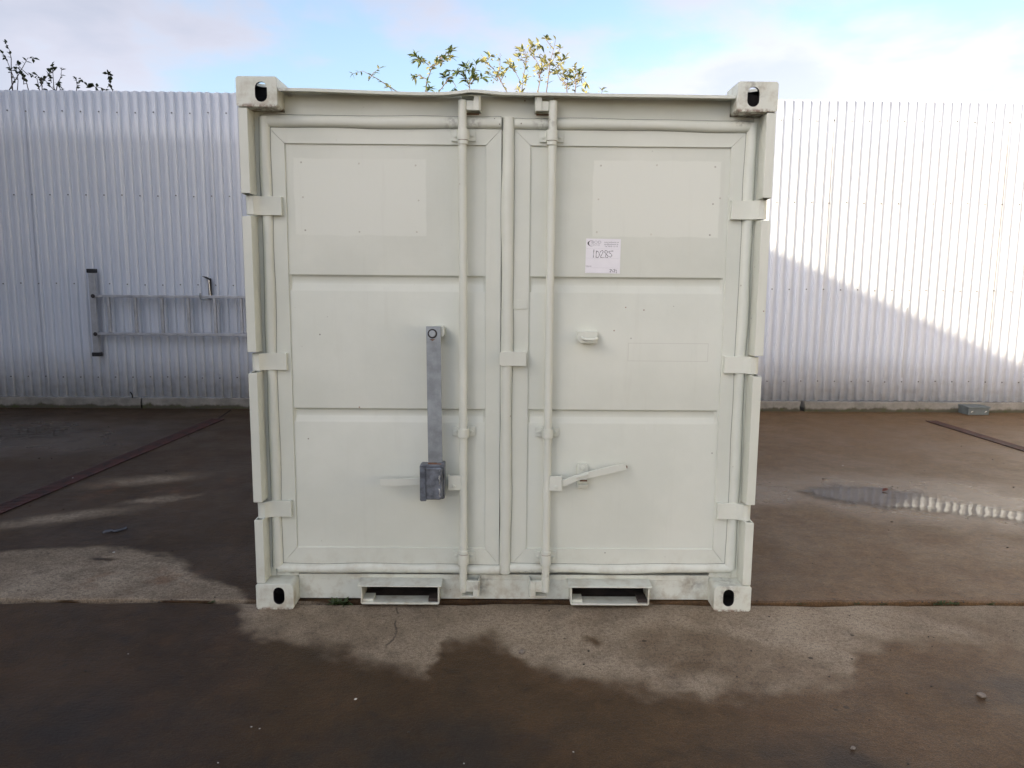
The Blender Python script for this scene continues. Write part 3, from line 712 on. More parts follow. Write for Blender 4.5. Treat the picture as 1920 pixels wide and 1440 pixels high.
def lock_rod(s):
    x = s*0.1845; yb = 0.050; r = 0.0172
    rod = MB().tube([(x*1.015, yb, 2.192), (x, yb, 1.3), (x, yb, 0.07)], r, 20).build('locking_rod', PAINT, box_, smooth=40)
    # guides
    for z, h, ring in ((2.055, 0.043, -1), (0.796, 0.040, 0), (0.220, 0.046, 1)):
        m = MB(); ro = r+0.0068; k = 10
        outer = [(ro*math.cos(R(180+180*i/k)), ro*math.sin(R(180+180*i/k))) for i in range(k+1)]
        inner = [((r+0.0012)*math.cos(R(360-180*i/k)), (r+0.0012)*math.sin(R(360-180*i/k))) for i in range(k+1)]
        poly = [(x+a, yb+b) for a, b in outer]+[(x+ro, YD-0.010), (x+0.050, YD-0.009), (x+0.050, YD-0.0005), (x+r+0.0012, YD-0.0005)]+[(x+a, yb+b) for a, b in inner]+[(x-r-0.0012, YD-0.0005), (x-0.050, YD-0.0005), (x-0.050, YD-0.009), (x-ro, YD-0.010)]
        m.prism(poly, 'z', z-h/2, z+h/2); g = m.build('guide_bracket', PAINT, rod, bevel=0.0012)
        for e in (-1, 1): bolt('bolt', x+e*0.036, YD-0.009, z+random.uniform(-.004, .004), 0.0068, 0.006, PAINT, g).parent = rod
        if ring:
            zz = z+ring*(h/2+0.010)
            m = MB(); m.tube([(x, yb, zz-0.0085), (x, yb, zz+0.0085)], r+0.0042, 18); m.build('collar', PAINT, rod, bevel=0.002)
            zr = z+ring*(h/2+0.0006)
            MB().tube([(x, yb, zr-0.0012), (x, yb, zr+0.0012)], r+0.0030, 18).build('rust_line', RUST, rod)
    # cams and keepers: they point to the middle of the doors
    c = -s
    for top in (1, 0):
        zb, zt = (2.150, 2.206) if top else (0.053, 0.124)
        zc0, zc1 = (2.151, 2.190) if top else (0.070, 0.122)
        m = MB(); a = x+c*(r-0.003); b = x+c*0.062
        m.box(min(a, b), max(a, b), yb-0.010, yb+0.010, zc0, zc1); m.build('cam', PAINT, rod, bevel=0.003)
        xa, xb = x+c*0.0445, x+c*0.0735
        m = MB(); m.prism([(xa, 0.034), (xb-c*0.008, 0.032), (xb, 0.040), (xb, 0.1005), (xb-c*0.006, 0.1005), (xb-c*0.007, 0.0415), (xa, 0.0395)], 'z', zb, zt)
        m.build('keeper', PAINT, rod, bevel=0.0012)
        zp = (zt+0.0004, zt+0.0046) if top else (zb-0.0046, zb-0.0004)
        m = MB(); m.box(min(x-c*0.006, xb), max(x-c*0.006, xb), 0.034, 0.100, *zp); m.build('keeper_plate', PAINT, rod, bevel=0.001)
        if top:
            MB().box(min(x-c*0.004, xb-c*0.009), max(x-c*0.004, xb-c*0.009), 0.0965, 0.0998, zb-0.006, zb-0.0005).build('rust_patch', RUST, rod)
    # handle hub
    xa, xb = x-c*0.011, x-c*0.0655
    m = MB(); m.prism([(xa, 0.034), (xb, 0.030), (xb, 0.062), (xb+c*0.004, 0.062), (xb+c*0.004, 0.036), (xa, 0.039)], 'z', 0.542, 0.608)
    m.build('handle_hub', PAINT, rod, bevel=0.0015)
    bolt('pivot_rivet', x-c*0.040, 0.032, 0.561, 0.0075, 0.006, PAINT, rod)
    # lever
    if s < 0:
        path = [(-0.243, 0.048, 0.577), (-0.30, 0.050, 0.577), (-0.36, 0.052, 0.578), (-0.425, 0.032, 0.579), (-0.47, 0.026, 0.5785), (-0.546, 0.024, 0.5785)]; hh = [0.011, 0.012, 0.0155, 0.0160, 0.0160, 0.0155]
    else:
        path = [(0.246, 0.044, 0.574), (0.267, 0.043, 0.578), (0.312, 0.036, 0.600), (0.345, 0.033, 0.609), (0.368, 0.038, 0.614), (0.405, 0.044, 0.621), (0.45, 0.045, 0.632), (0.532, 0.046, 0.651)]; hh = [0.0145, 0.0145, 0.0125, 0.0130, 0.0145, 0.0155, 0.0160, 0.0155]
    fr = []
    for i, p in enumerate(path):
        t = (Vector(path[min(i+1, len(path)-1)])-Vector(path[max(i-1, 0)])).normalized()
        sd = Vector((0, 1, 0)); up = t.cross(sd).normalized(); up = up if up.z > 0 else -up
        fr.append((p, sd*0.0055, up*hh[i]))
    m = MB(); m.sweep(fr, [(-1, -1), (-1, 1), (1, 1), (1, -1)])
    m.build('handle', PAINT, rod, bevel=0.002)
    if s > 0:
        k = MB(); k.prism([(0.322, 0.541), (0.367, 0.541), (0.368, 0.556), (0.364, 0.590), (0.368, 0.600), (0.369, 0.646), (0.360, 0.653), (0.326, 0.653), (0.320, 0.646), (0.321, 0.600), (0.325, 0.588), (0.322, 0.556)], 'y', 0.078, 0.099)
        k.box(0.326, 0.366, 0.052, 0.0775, 0.560, 0.5645); k.box(0.326, 0.366, 0.048, 0.0775, 0.5805, 0.585)
        k.build('handle_catch', PAINT, rod, bevel=0.0015)
        MB().box(0.330, 0.362, 0.0460, 0.0478, 0.5815, 0.5885).build('rust_patch', RUST, rod)
        MB().prism([(0.310, 0.600), (0.362, 0.615), (0.366, 0.622), (0.361, 0.624), (0.308, 0.607)], 'y', 0.022, 0.0275).build('catch_tongue', PAINT, rod, bevel=0.0015)
        bolt('catch_bolt', 0.344, 0.078, 0.636, 0.0105, 0.010, PAINT, rod)
        MB().box(0.533, 0.5375, 0.0425, 0.0535, 0.643, 0.653).build('rust_patch', RUST, rod)
    return rod
lock_rod(-1); lock_rod(1)

def security_bar():
    t = bpy.data.objects.new('security_bar', None); col.objects.link(t); t.parent = box_; t.empty_display_size = 0.05
    m = MB(); m.prism([(-0.3395, 1.2625), (-0.2775, 1.2625), (-0.2725, 0.665), (-0.3345, 0.665)], 'y', 0.010, 0.0215)
    m.build('flat_bar', STEEL, t, bevel=0.0015)
    MB().prism([(-0.318, 1.218), (-0.270, 1.218), (-0.264, 1.226), (-0.264, 1.254), (-0.272, 1.262), (-0.318, 1.262)], 'y', 0.022, 0.099).build('mounting_block', PAINT, t, bevel=0.002)
    bolt('washer', -0.3125, 0.0098, 1.232, 0.0205, 0.0035, DARKSTEEL, t, 20)
    bolt('bolt_head', -0.3125, 0.0062, 1.232, 0.0145, 0.0065, STEEL, t, 18)
    MB().prism([(-0.324, 1.2085), (-0.301, 1.2085), (-0.306, 1.2045), (-0.313, 1.201), (-0.319, 1.2045)], 'y', 0.0088, 0.0098).build('rust_run', RUST, t)
    # welded lock box
    b = MB(); b.prism([(-0.370, 0.508), (-0.366, 0.502), (-0.342, 0.503), (-0.340, 0.513), (-0.266, 0.513), (-0.262, 0.520), (-0.260, 0.668), (-0.264, 0.675), (-0.338, 0.668), (-0.362, 0.668), (-0.370, 0.662)], 'y', -0.008, 0.040)
    lb = b.build('lock_box', LOCKST, t, bevel=0.004, seg=3)
    f = MB(); f.prism([(-0.340, 0.519), (-0.279, 0.519), (-0.270, 0.527), (-0.269, 0.654), (-0.276, 0.661), (-0.340, 0.661)], 'y', -0.040, -0.0082)
    f.build('lock_box_front', LOCKST, t, bevel=0.007, seg=3)
    # weld beads
    w = MB(); w.tube([(-0.2815+0.0025*math.sin(i*2.3), -0.0385+0.003*math.cos(i), 0.524+i*0.0090) for i in range(15)], [0.003+0.0014*math.sin(i*1.9) for i in range(15)], 6)
    w.build('weld_bead', plain('weld_bead', (0.40, 0.42, 0.44), 0.4, 0.6, 0.5, 40), t, smooth=60)
    w = MB(); w.tube([(-0.343+0.002*math.sin(i*2.1), -0.0095, 0.516+i*0.0105) for i in range(14)], [0.0032+0.0012*math.cos(i*2.9) for i in range(14)], 6)
    w.build('weld_bead', LOCKST, t, smooth=60)
    MB().box(-0.333, -0.276, -0.010, 0.0095, 0.6685, 0.6720).build('rust_seam', RUST, t)
security_bar()

def lock_eye():
    t = MB(); t.prism([(0.308, 1.206), (0.322, 1.190), (0.394, 1.190), (0.396, 1.242), (0.312, 1.242), (0.308, 1.238)], 'y', 0.066, 0.0995)
    o = t.build('lock_eye', PAINT, box_, bevel=0.0025)
    MB().tube([(0.327, 0.064, 1.216), (0.330, 0.046, 1.213), (0.345, 0.036, 1.210), (0.372, 0.035, 1.209), (0.388, 0.044, 1.211), (0.392, 0.064, 1.214)], 0.0062, 10).build('staple', PAINT, o, smooth=50)
lock_eye()

# ---- paper label with its writing
def paper_label():
    y = 0.0985
    lab = MB(); lab.prism([(0.3405, 1.6385), (0.4895, 1.6368), (0.4885, 1.4905), (0.3385, 1.4920)], 'y', y, 0.1001)
    t = lab.build('paper_label', PAPER, box_)
    t['label'] = 'white paper label handwritten with an identification number'
    k = 0.150/945.0
    def P(a, b): return (0.3405+(a-257)*k-(b-245)*k*0.012, 1.6378-(b-245)*k*0.985-(a-257)*k*0.008)
    def stroke(mb, pts, wd):
        # smooth the drawn points a little, then lay a flat ribbon
        Q = [Vector(P(*p)) for p in pts]; S = []
        for i in range(len(Q)-1):
            p0, p1, p2, p3 = Q[max(i-1, 0)], Q[i], Q[i+1], Q[min(i+2, len(Q)-1)]
            for j in range(4):
                u = j/4
                S.append(0.5*((2*p1)+(p2-p0)*u+(2*p0-5*p1+4*p2-p3)*u*u+(3*p1-p0-3*p2+p3)*u**3))
        S.append(Q[-1]); n = len(S); v = []
        for i, s in enumerate(S):
            d = S[min(i+1, n-1)]-S[max(i-1, 0)]
            d = d.normalized() if d.length > 0 else Vector((1, 0)); q = Vector((-d.y, d.x))*wd*(0.8+0.3*math.sin(i))
            v += [(s.x+q.x, y-0.0004, s.y+q.y), (s.x-q.x, y-0.0004, s.y-q.y)]
        mb.add(v, [(2*i, 2*i+1, 2*i+3, 2*i+2) for i in range(n-1)])
    m = MB()
    for s in ([(475, 535), (470, 640), (465, 755)], [(545, 570), (540, 660), (540, 752)], [(545, 570), (600, 605), (628, 670), (605, 735), (575, 758), (540, 752)],
              [(645, 612), (672, 572), (705, 560), (726, 580), (712, 630), (678, 692), (655, 738), (690, 750), (768, 742)],
              [(842, 598), (825, 562), (790, 560), (768, 592), (790, 632), (845, 690), (868, 722), (840, 746), (806, 742), (792, 712), (810, 662), (836, 618), (842, 598)],
              [(1000, 568), (940, 572), (882, 582), (884, 610), (935, 640), (965, 685), (950, 718), (920, 732), (885, 712)]): stroke(m, s, 0.0013)
    for s in ([(920, 1078), (950, 1066), (968, 1085), (925, 1135), (968, 1136)], [(982, 1078), (992, 1104), (1003, 1140)], [(1022, 1078), (1052, 1068), (1066, 1085), (1030, 1132), (1070, 1132)], [(1096, 1074), (1102, 1120), (1106, 1168)]): stroke(m, s, 0.0012)
    m.build('handwriting', INK, t)
    ar = MB(); v = []; n = 24
    for i in range(n+1):
        a = R(75+210*i/n); wd = 7+17*max(0, math.sin(math.pi*i/n))**2
        cx, cy = 520, 370
        px, py = cx+225*math.cos(a)*(1.0), cy-98*math.sin(a)
        v += [P(px, py), P(px+wd*0.0+wd*(-math.cos(a))*1.6, py)]
    ar.add([(a, y-0.0004, b) for a, b in v], [(2*i, 2*i+1, 2*i+3, 2*i+2) for i in range(n)])
    ar.build('logo_arc', INKBLACK, t)
    ln = MB()
    for yy in (512, 768, 1030, 1160):
        a, b = P(270, yy), P(1150, yy); ln.add([(a[0], y-0.0003, a[1]), (b[0], y-0.0003, b[1]), (b[0], y-0.0003, b[1]-0.0004), (a[0], y-0.0003, a[1]-0.0004)], [(0, 1, 2, 3)])
    ln.build('ruled_lines', INKLIGHT, t)
    def text(body, a, b, size, mat, stretch=1.0):
        cu = bpy.data.curves.new('t', 'FONT'); cu.body = body; cu.size = size*k; cu.space_character = 1.05
        o = bpy.data.objects.new('t', cu); col.objects.link(o)
        dg = bpy.context.evaluated_depsgraph_get(); dg.update()
        me = bpy.data.meshes.new_from_object(o.evaluated_get(dg)); bpy.data.objects.remove(o)
        ox, oz = P(a, b)
        for v_ in me.vertices: v_.co = (ox+v_.co.x*stretch, y-0.0004, oz+v_.co.y)
        me.materials.clear(); obj('printed_text', me, mat, t)
    text('BOD', 400, 375, 108, INKLIGHT, 1.15); text('CENTER', 400, 432, 52, INKLIGHT, 1.2)
    text('www.bodcenter.se', 748, 348, 50, INK, 0.98); text('info@bodcenter.se', 742, 405, 50, INK, 0.95); text('Tel. 0510 113 15', 765, 462, 50, INK, 0.98)
    text('Köpare:', 265, 1003, 48, INK)
paper_label()

# ------------------------------------------------------------------ ladder hung on the fence
def ladder():
    yl = onfence(-3.5, 0.125)
    t = empty('ladder', 'aluminium ladder hung sideways along the fence left of the container', 'ladder', (-4.36, yl, 0.58), rz=FA)
    def L(x): return x+4.36
    for z, n in ((1.2215-0.58, 'rail'), (0.8205-0.58, 'rail')):
        m = MB(); m.box(L(-4.335), L(-0.6), -0.012, 0.055, z-0.0135, z+0.0135)
        m.build('rail', ALU, t, bevel=0.003)
        bolt('clamp_bolt', L(-4.350), -0.016, z, 0.022, 0.010, DARKSTEEL, t)
    for i in range(13):
        x = L(-4.205+0.2785*i)
        m = MB(); m.box(x-0.014, x+0.014, -0.008, 0.034, 0.2545, 0.6275); m.build('rung', ALU, t, bevel=0.005)
    MB().box(L(-4.395), L(-4.335), 0.0, 0.060, 0.02, 0.885).build('stabiliser_bar', ALU, t, bevel=0.003)
    for z in (0.0, 0.882): MB().box(L(-4.410), L(-4.326), -0.006, 0.066, z, z+0.043).build('rubber_foot', BLACK, t, bevel=0.006)
ladder()
def ladder_hook():
    x = -3.172; yb = onfence(x, 0.001)
    t = empty('ladder_hook', 'shiny metal hook strap above the upper ladder rail', 'hook', (x, yb, 1.2))
    chrome = plain('chrome', (0.75, 0.76, 0.78), 0.18, 1.0, 0.05)
    MB().box(-0.016, 0.020, -0.010, -0.001, 0.0, 0.215).build('back_plate', DARKSTEEL, t, bevel=0.003)
    MB().tube([(-0.002, -0.022, 0.20), (0.002, -0.026, 0.13), (0.006, -0.022, 0.02)], [0.007, 0.005, 0.008], 10).build('strap', chrome, t, smooth=50)
    m = MB(); m.prism([(-0.060, 0.238), (-0.02, 0.230), (0.026, 0.206), (0.024, 0.198), (-0.02, 0.214), (-0.056, 0.233)], 'y', -0.055, -0.011); m.build('hook_tip', BLACK, t, bevel=0.003)
    MB().tube([(-0.046, -0.150, 0.060), (-0.052, -0.155, 0.028), (-0.046, -0.152, 0.0), (-0.02, -0.147, -0.006), (0.02, -0.12, -0.004), (0.02, -0.02, -0.004)], 0.009, 8).build('lower_prong', STEEL, t, smooth=50)
ladder_hook()
def wire():
    x = -4.06; y = onfence(x, 0.055)
    o = MB().tube([(x, y, 0.185), (x+0.014, y-0.004, 0.175), (x+0.022, y-0.004, 0.15), (x+0.020, y, 0.125)], 0.007, 8).build('cable_stub', BLACK, None, smooth=60)
    tag(o, 'short black cable end poking out at the foot of the fence below the ladder', 'cable')
wire()
def utility_box():
    t = empty('utility_box', 'small flat grey metal box on the ground against the fence', 'box', (5.03, 4.985, 0.007), rz=FA+R(2))
    g = plain('box_grey_metal', (0.13, 0.155, 0.165), 0.42, 0.3)
    MB().box(0.0, 0.235, 0.0, 0.20, 0.002, 0.072).build('body', g, t, bevel=0.003)
    MB().box(-0.006, 0.243, -0.010, 0.206, 0.0725, 0.094).build('lid', g, t, bevel=0.004)
    for x in (0.042, 0.197): MB().prism([(x-0.012, 0.030), (x+0.006, 0.038), (x+0.012, 0.048), (x-0.006, 0.042)], 'y', -0.006, -0.0005).build('latch', plain('latch_zinc', (0.7, 0.7, 0.7), 0.3, 0.8), t)
utility_box()

# ------------------------------------------------------------------ drain gratings
def drain(name, label, a, b, w, cat='drain'):
    a = Vector((*a, 0.007)); b = Vector((*b, 0.007)); d = b-a; L = d.length
    t = empty(name, label, cat, a, rz=math.atan2(d.y, d.x))
    mat, N, bs, _ = material('rusty_iron')
    p = N.new('ShaderNodeTexCoord').outputs['Object']
    N.set(bs.inputs['Base Color'], N.mix(N.ramp(N.noise(p, 9, 5, 0.6), 0.35, 0.65), (0.022, 0.011, 0.010), (0.075, 0.022, 0.016))); bs.inputs['Roughness'].default_value = 0.6
    MB().box(0, L, -w/2, w/2, 0.001, 0.004).build('channel_bed', BLACK, t)
    n = max(1, int(round(L/0.5))); sl = L/n
    m = MB()
    m.box(0.002, sl-0.002, -w/2, -w/2+0.010, 0.0045, 0.009); m.box(0.002, sl-0.002, w/2-0.010, w/2, 0.0045, 0.009)
    k = int(sl/0.030)
    for i in range(k):
        x = (i+0.5)*sl/k; m.box(x-0.0075, x+0.0075, -w/2+0.0105, w/2-0.0105, 0.0045, 0.0085)
    first = m.build('grating', mat, t)
    for i in range(1, n):
        c = copy(first, t); c.location = (i*sl, 0, 0)
    return t
drain('drain', 'rusty red drain grating running across the dark slab left of the container', (-3.20, 0.55), (-2.905, 4.46), 0.135)
d_ = Vector((-2.96+2.905, 4.95-4.46, 0)); n_ = Vector((-d_.y, d_.x, 0)).normalized()*0.009
kind(MB().add([Vector((-2.905, 4.46, 0.0115))+n_, Vector((-2.905, 4.46, 0.0115))-n_, Vector((-2.96, 4.98, 0.0115))-n_, Vector((-2.96, 4.98, 0.0115))+n_], [(0, 1, 2, 3)]).build('slab_joint', plain('joint_tar', (0.012, 0.011, 0.010), 0.8)), 'structure')
drain('drain', 'dull red drain grating at the far right in front of the grey box', (4.60, 2.2), (4.425, 4.62), 0.115)

# ------------------------------------------------------------------ small things on the ground
def pebble(name, label, x, y, z, r, mat, seed, cat, group=None, flat=0.6):
    rnd = random.Random(seed); bm = bmesh.new(); bmesh.ops.create_icosphere(bm, subdivisions=2, radius=r)
    for v in bm.verts: v.co = Vector((v.co.x*1.25, v.co.y*0.9, v.co.z*flat))*(1+rnd.uniform(-.16, .16))
    me = bpy.data.meshes.new(name); bm.to_mesh(me); bm.free()
    o = obj(name, me, mat, None, smooth=45); o.location = (x, y, z+r*flat*0.8); o.rotation_euler = (0, 0, rnd.uniform(0, 6))
    return tag(o, label, cat, group)
STONE = plain('pale_stone', (0.20, 0.17, 0.14), 0.8, 0, 0.3, 90)
CHIP = plain('white_paint_chip', (0.50, 0.49, 0.46), 0.7, 0, 0.15)
pebble('pebble', 'grey pebble at the edge of the wet patch near the middle foreground', 0.07, -0.39, 0, 0.012, STONE, 1, 'stone')
pebble('pebble', 'brown stone lying alone at the far right of the foreground', 1.71, -0.70, 0, 0.014, STONE, 2, 'stone')
pebble('pebble', 'small round stone on the wet slab low right of the photo', 1.11, -1.01, 0, 0.008, STONE, 3, 'stone')
chip_l = ['white chip in the middle of the dark wet foreground, nearest below the left fork pocket', 'white chip on the dark slab left of the bottom left corner casting', 'white chip at the lower left, left one of a close pair', 'white chip at the lower left, right one of a close pair',
          'white chip at the bottom edge just left of the middle', 'white chip at the bottom edge towards the left', 'white chip at the bottom just right of the middle', 'pale chip on the brown slab behind the puddle', 'small pale chip lying on the left drain grating', 'pale chip on the dry patch left of the container']
for i, (x, y) in enumerate([(-0.52, -0.73), (-1.47, -0.41), (-0.83, -0.90), (-0.80, -0.91), (-0.12, -1.09), (-0.87, -1.09), (0.22, -1.03), (2.67, 2.68), (-3.09, 2.14), (-2.07, 0.68)]):
    pebble('chip', chip_l[i], x, y, 0.0155 if i == 8 else 0.007 if y > 0.1 else 0.0, (0.0026 if y < 0.1 else 0.006)+(0.002 if i == 0 else 0), CHIP, 20+i, 'chip', 'white chips scattered on the slabs', 0.4)

def grit():
    rnd = random.Random(33); mb = MB()
    for i in range(170):
        if i < 70: x, y, z = rnd.uniform(-2.4, 2.4), rnd.uniform(-1.1, 0.05), 0.0
        elif i < 115: x = rnd.choice((-1, 1))*rnd.uniform(1.15, 3.2); y = 0.083+0.004*x+rnd.gauss(0, 0.014); z = 0.0 if y < 0.08 else 0.007
        else: x = rnd.choice((-1, 1))*rnd.uniform(1.3, 4.5); y = rnd.uniform(0.15, 4.8); z = 0.007
        r = rnd.uniform(0.0015, 0.0042)*(1.6 if y > 0.2 else 1); a = rnd.uniform(0, 6)
        P = [(x+r*(1+rnd.uniform(-.3, .6))*math.cos(a+j*1.257), y+r*(1+rnd.uniform(-.3, .3))*math.sin(a+j*1.257)) for j in range(5)]
        mb.prism(P, 'z', z-0.001, z+r*rnd.uniform(0.5, 1.1))
    o = mb.build('grit', plain('dark_grit', (0.05, 0.04, 0.032), 0.9, 0, 0.5, 40)); kind(o, 'stuff')
    tag(o, 'loose dark grit and crumbs scattered over the concrete', 'grit')
grit()
def rag():
    rnd = random.Random(4); v = []; f = []; n = 14
    for i in range(n+1):
        t = i/n; x = -2.285+0.10*t; y = 0.985+0.065*t+0.016*math.sin(t*7.5); w = 0.034*(0.25+abs(math.sin(2.2*math.pi*t+0.5))*0.7)
        for j in range(4): v.append((x-w*(j/3-0.5)*0.5, y+w*(j/3-0.5), 0.0075+(0.006 if j in (1, 2) else 0.0)+rnd.uniform(0, .007)))
    for i in range(n):
        for j in range(3): f.append((4*i+j, 4*i+j+1, 4*i+j+5, 4*i+j+4))
    o = MB().add(v, f).build('rag', plain('grey_cloth', (0.085, 0.09, 0.105), 0.9), None, smooth=70)
    m = o.modifiers.new('t', 'SOLIDIFY'); m.thickness = 0.004
    tag(o, 'crumpled grey strip of cloth on the wet slab left of the container', 'rag')
rag()

def leaf_mesh(L, Wd, fold=0.25, curl=0.25):
    v = []; f = []; n = 5
    prof = [0.0, 0.62, 1.0, 0.85, 0.45, 0.0]
    for i in range(n+1):
        t = i/n; w = Wd/2*prof[i]
        z = -curl*L*t*t
        v += [(t*L, -w, z+fold*w), (t*L, 0, z), (t*L, w, z+fold*w)]
    for i in range(n): a = 3*i; f += [(a, a+3, a+4, a+1), (a+1, a+4, a+5, a+2)]
    me = bpy.data.meshes.new('leaf'); me.from_pydata(v, [], f)
    for pl in me.polygons: pl.use_smooth = True
    return me
def leaf_material(name, c1, c2, trans=0.35):
    m, N, b, out = material(name)
    r = N.new('ShaderNodeObjectInfo').outputs['Random']
    p = N.new('ShaderNodeTexCoord').outputs['Object']
    c = N.mix(r, c1, c2); c = N.mix(N.math('MULTIPLY', N.ramp(N.noise(p, 60, 3), 0.4, 0.7), 0.35), c, tuple(v*0.5 for v in c1))
    N.set(b.inputs['Base Color'], c); b.inputs['Roughness'].default_value = 0.45
    tl = N.new('ShaderNodeBsdfTranslucent', {'Color': c}); mx = N.new('ShaderNodeMixShader', {0: trans})
    N.l.new(b.outputs[0], mx.inputs[1]); N.l.new(tl.outputs[0], mx.inputs[2]); N.l.new(mx.outputs[0], out.inputs[0])
    return m
LEAF_Y = leaf_material('sunlit_yellow_leaf', (0.45, 0.42, 0.15), (0.62, 0.59, 0.30))  # sunlight is put into this pale yellow
LEAF_G = leaf_material('green_leaf', (0.10, 0.14, 0.05), (0.20, 0.24, 0.08))
LEAF_D = leaf_material('shaded_leaf', (0.030, 0.050, 0.024), (0.06, 0.075, 0.03), 0.2)  # darker leaf colour, with the shade of the left shrubs painted in
LEAF_R = leaf_material('fallen_red_leaf', (0.16, 0.04, 0.02), (0.22, 0.06, 0.03), 0.1)
TWIG = plain('twig_bark', (0.20, 0.13, 0.10), 0.8, 0, 0.3, 40)
TWIG_D = plain('shaded_twig_bark', (0.07, 0.05, 0.045), 0.8, 0, 0.3, 40)  # bark darkened for the shrubs that stand in shade

o = obj('fallen_leaf', leaf_mesh(0.055, 0.030, 0.5, -0.2), LEAF_R); o.location = (2.62, 1.93, 0.014); o.rotation_euler = (0.25, -0.1, 0.4)
o.modifiers.new('t', 'SOLIDIFY').thickness = 0.001
tag(o, 'red-brown fallen leaf floating in the puddle', 'leaf')

WEEDM = leaf_material('weed_green', (0.04, 0.07, 0.022), (0.085, 0.12, 0.04))
def weed(label, x, y, n, L, seed, group=None):
    rnd = random.Random(seed); v = []; f = []
    for i in range(n):
        a = rnd.uniform(0, 2*math.pi); el = rnd.uniform(0.15, 0.9); l = L*rnd.uniform(0.5, 1.1); w = l*0.30
        d = Vector((math.cos(a)*math.cos(el), math.sin(a)*math.cos(el), math.sin(el))); s = Vector((-math.sin(a), math.cos(a), 0))
        b = Vector((rnd.uniform(-L, L)*0.7, rnd.uniform(-L, L)*0.12, 0)); o_ = len(v)
        v += [b, b+d*l*0.5+s*w*0.5, b+d*l-Vector((0, 0, l*0.25)), b+d*l*0.5-s*w*0.5]; f.append((o_, o_+1, o_+2, o_+3))
    ob = MB().add(v, f).build('weed', WEEDM, None); ob.location = (x, y, -0.004)
    return tag(ob, label, 'weed', group)
weed('green weed growing under the sill left of the left fork pocket', -0.74, 0.070, 50, 0.048, 1)
weed('small weed sprouting from the joint left of the container', -1.33, 0.078, 16, 0.022, 2)
for i, (x, s) in enumerate([(1.36, 0.022), (1.62, 0.018), (1.74, 0.020), (2.0, 0.032), (2.07, 0.025), (2.24, 0.022)]):
    weed('small green weed tuft in the slab joint right of the container', x, 0.090+0.004*x, 20, s, 10+i, 'weeds in the joint right of the container')

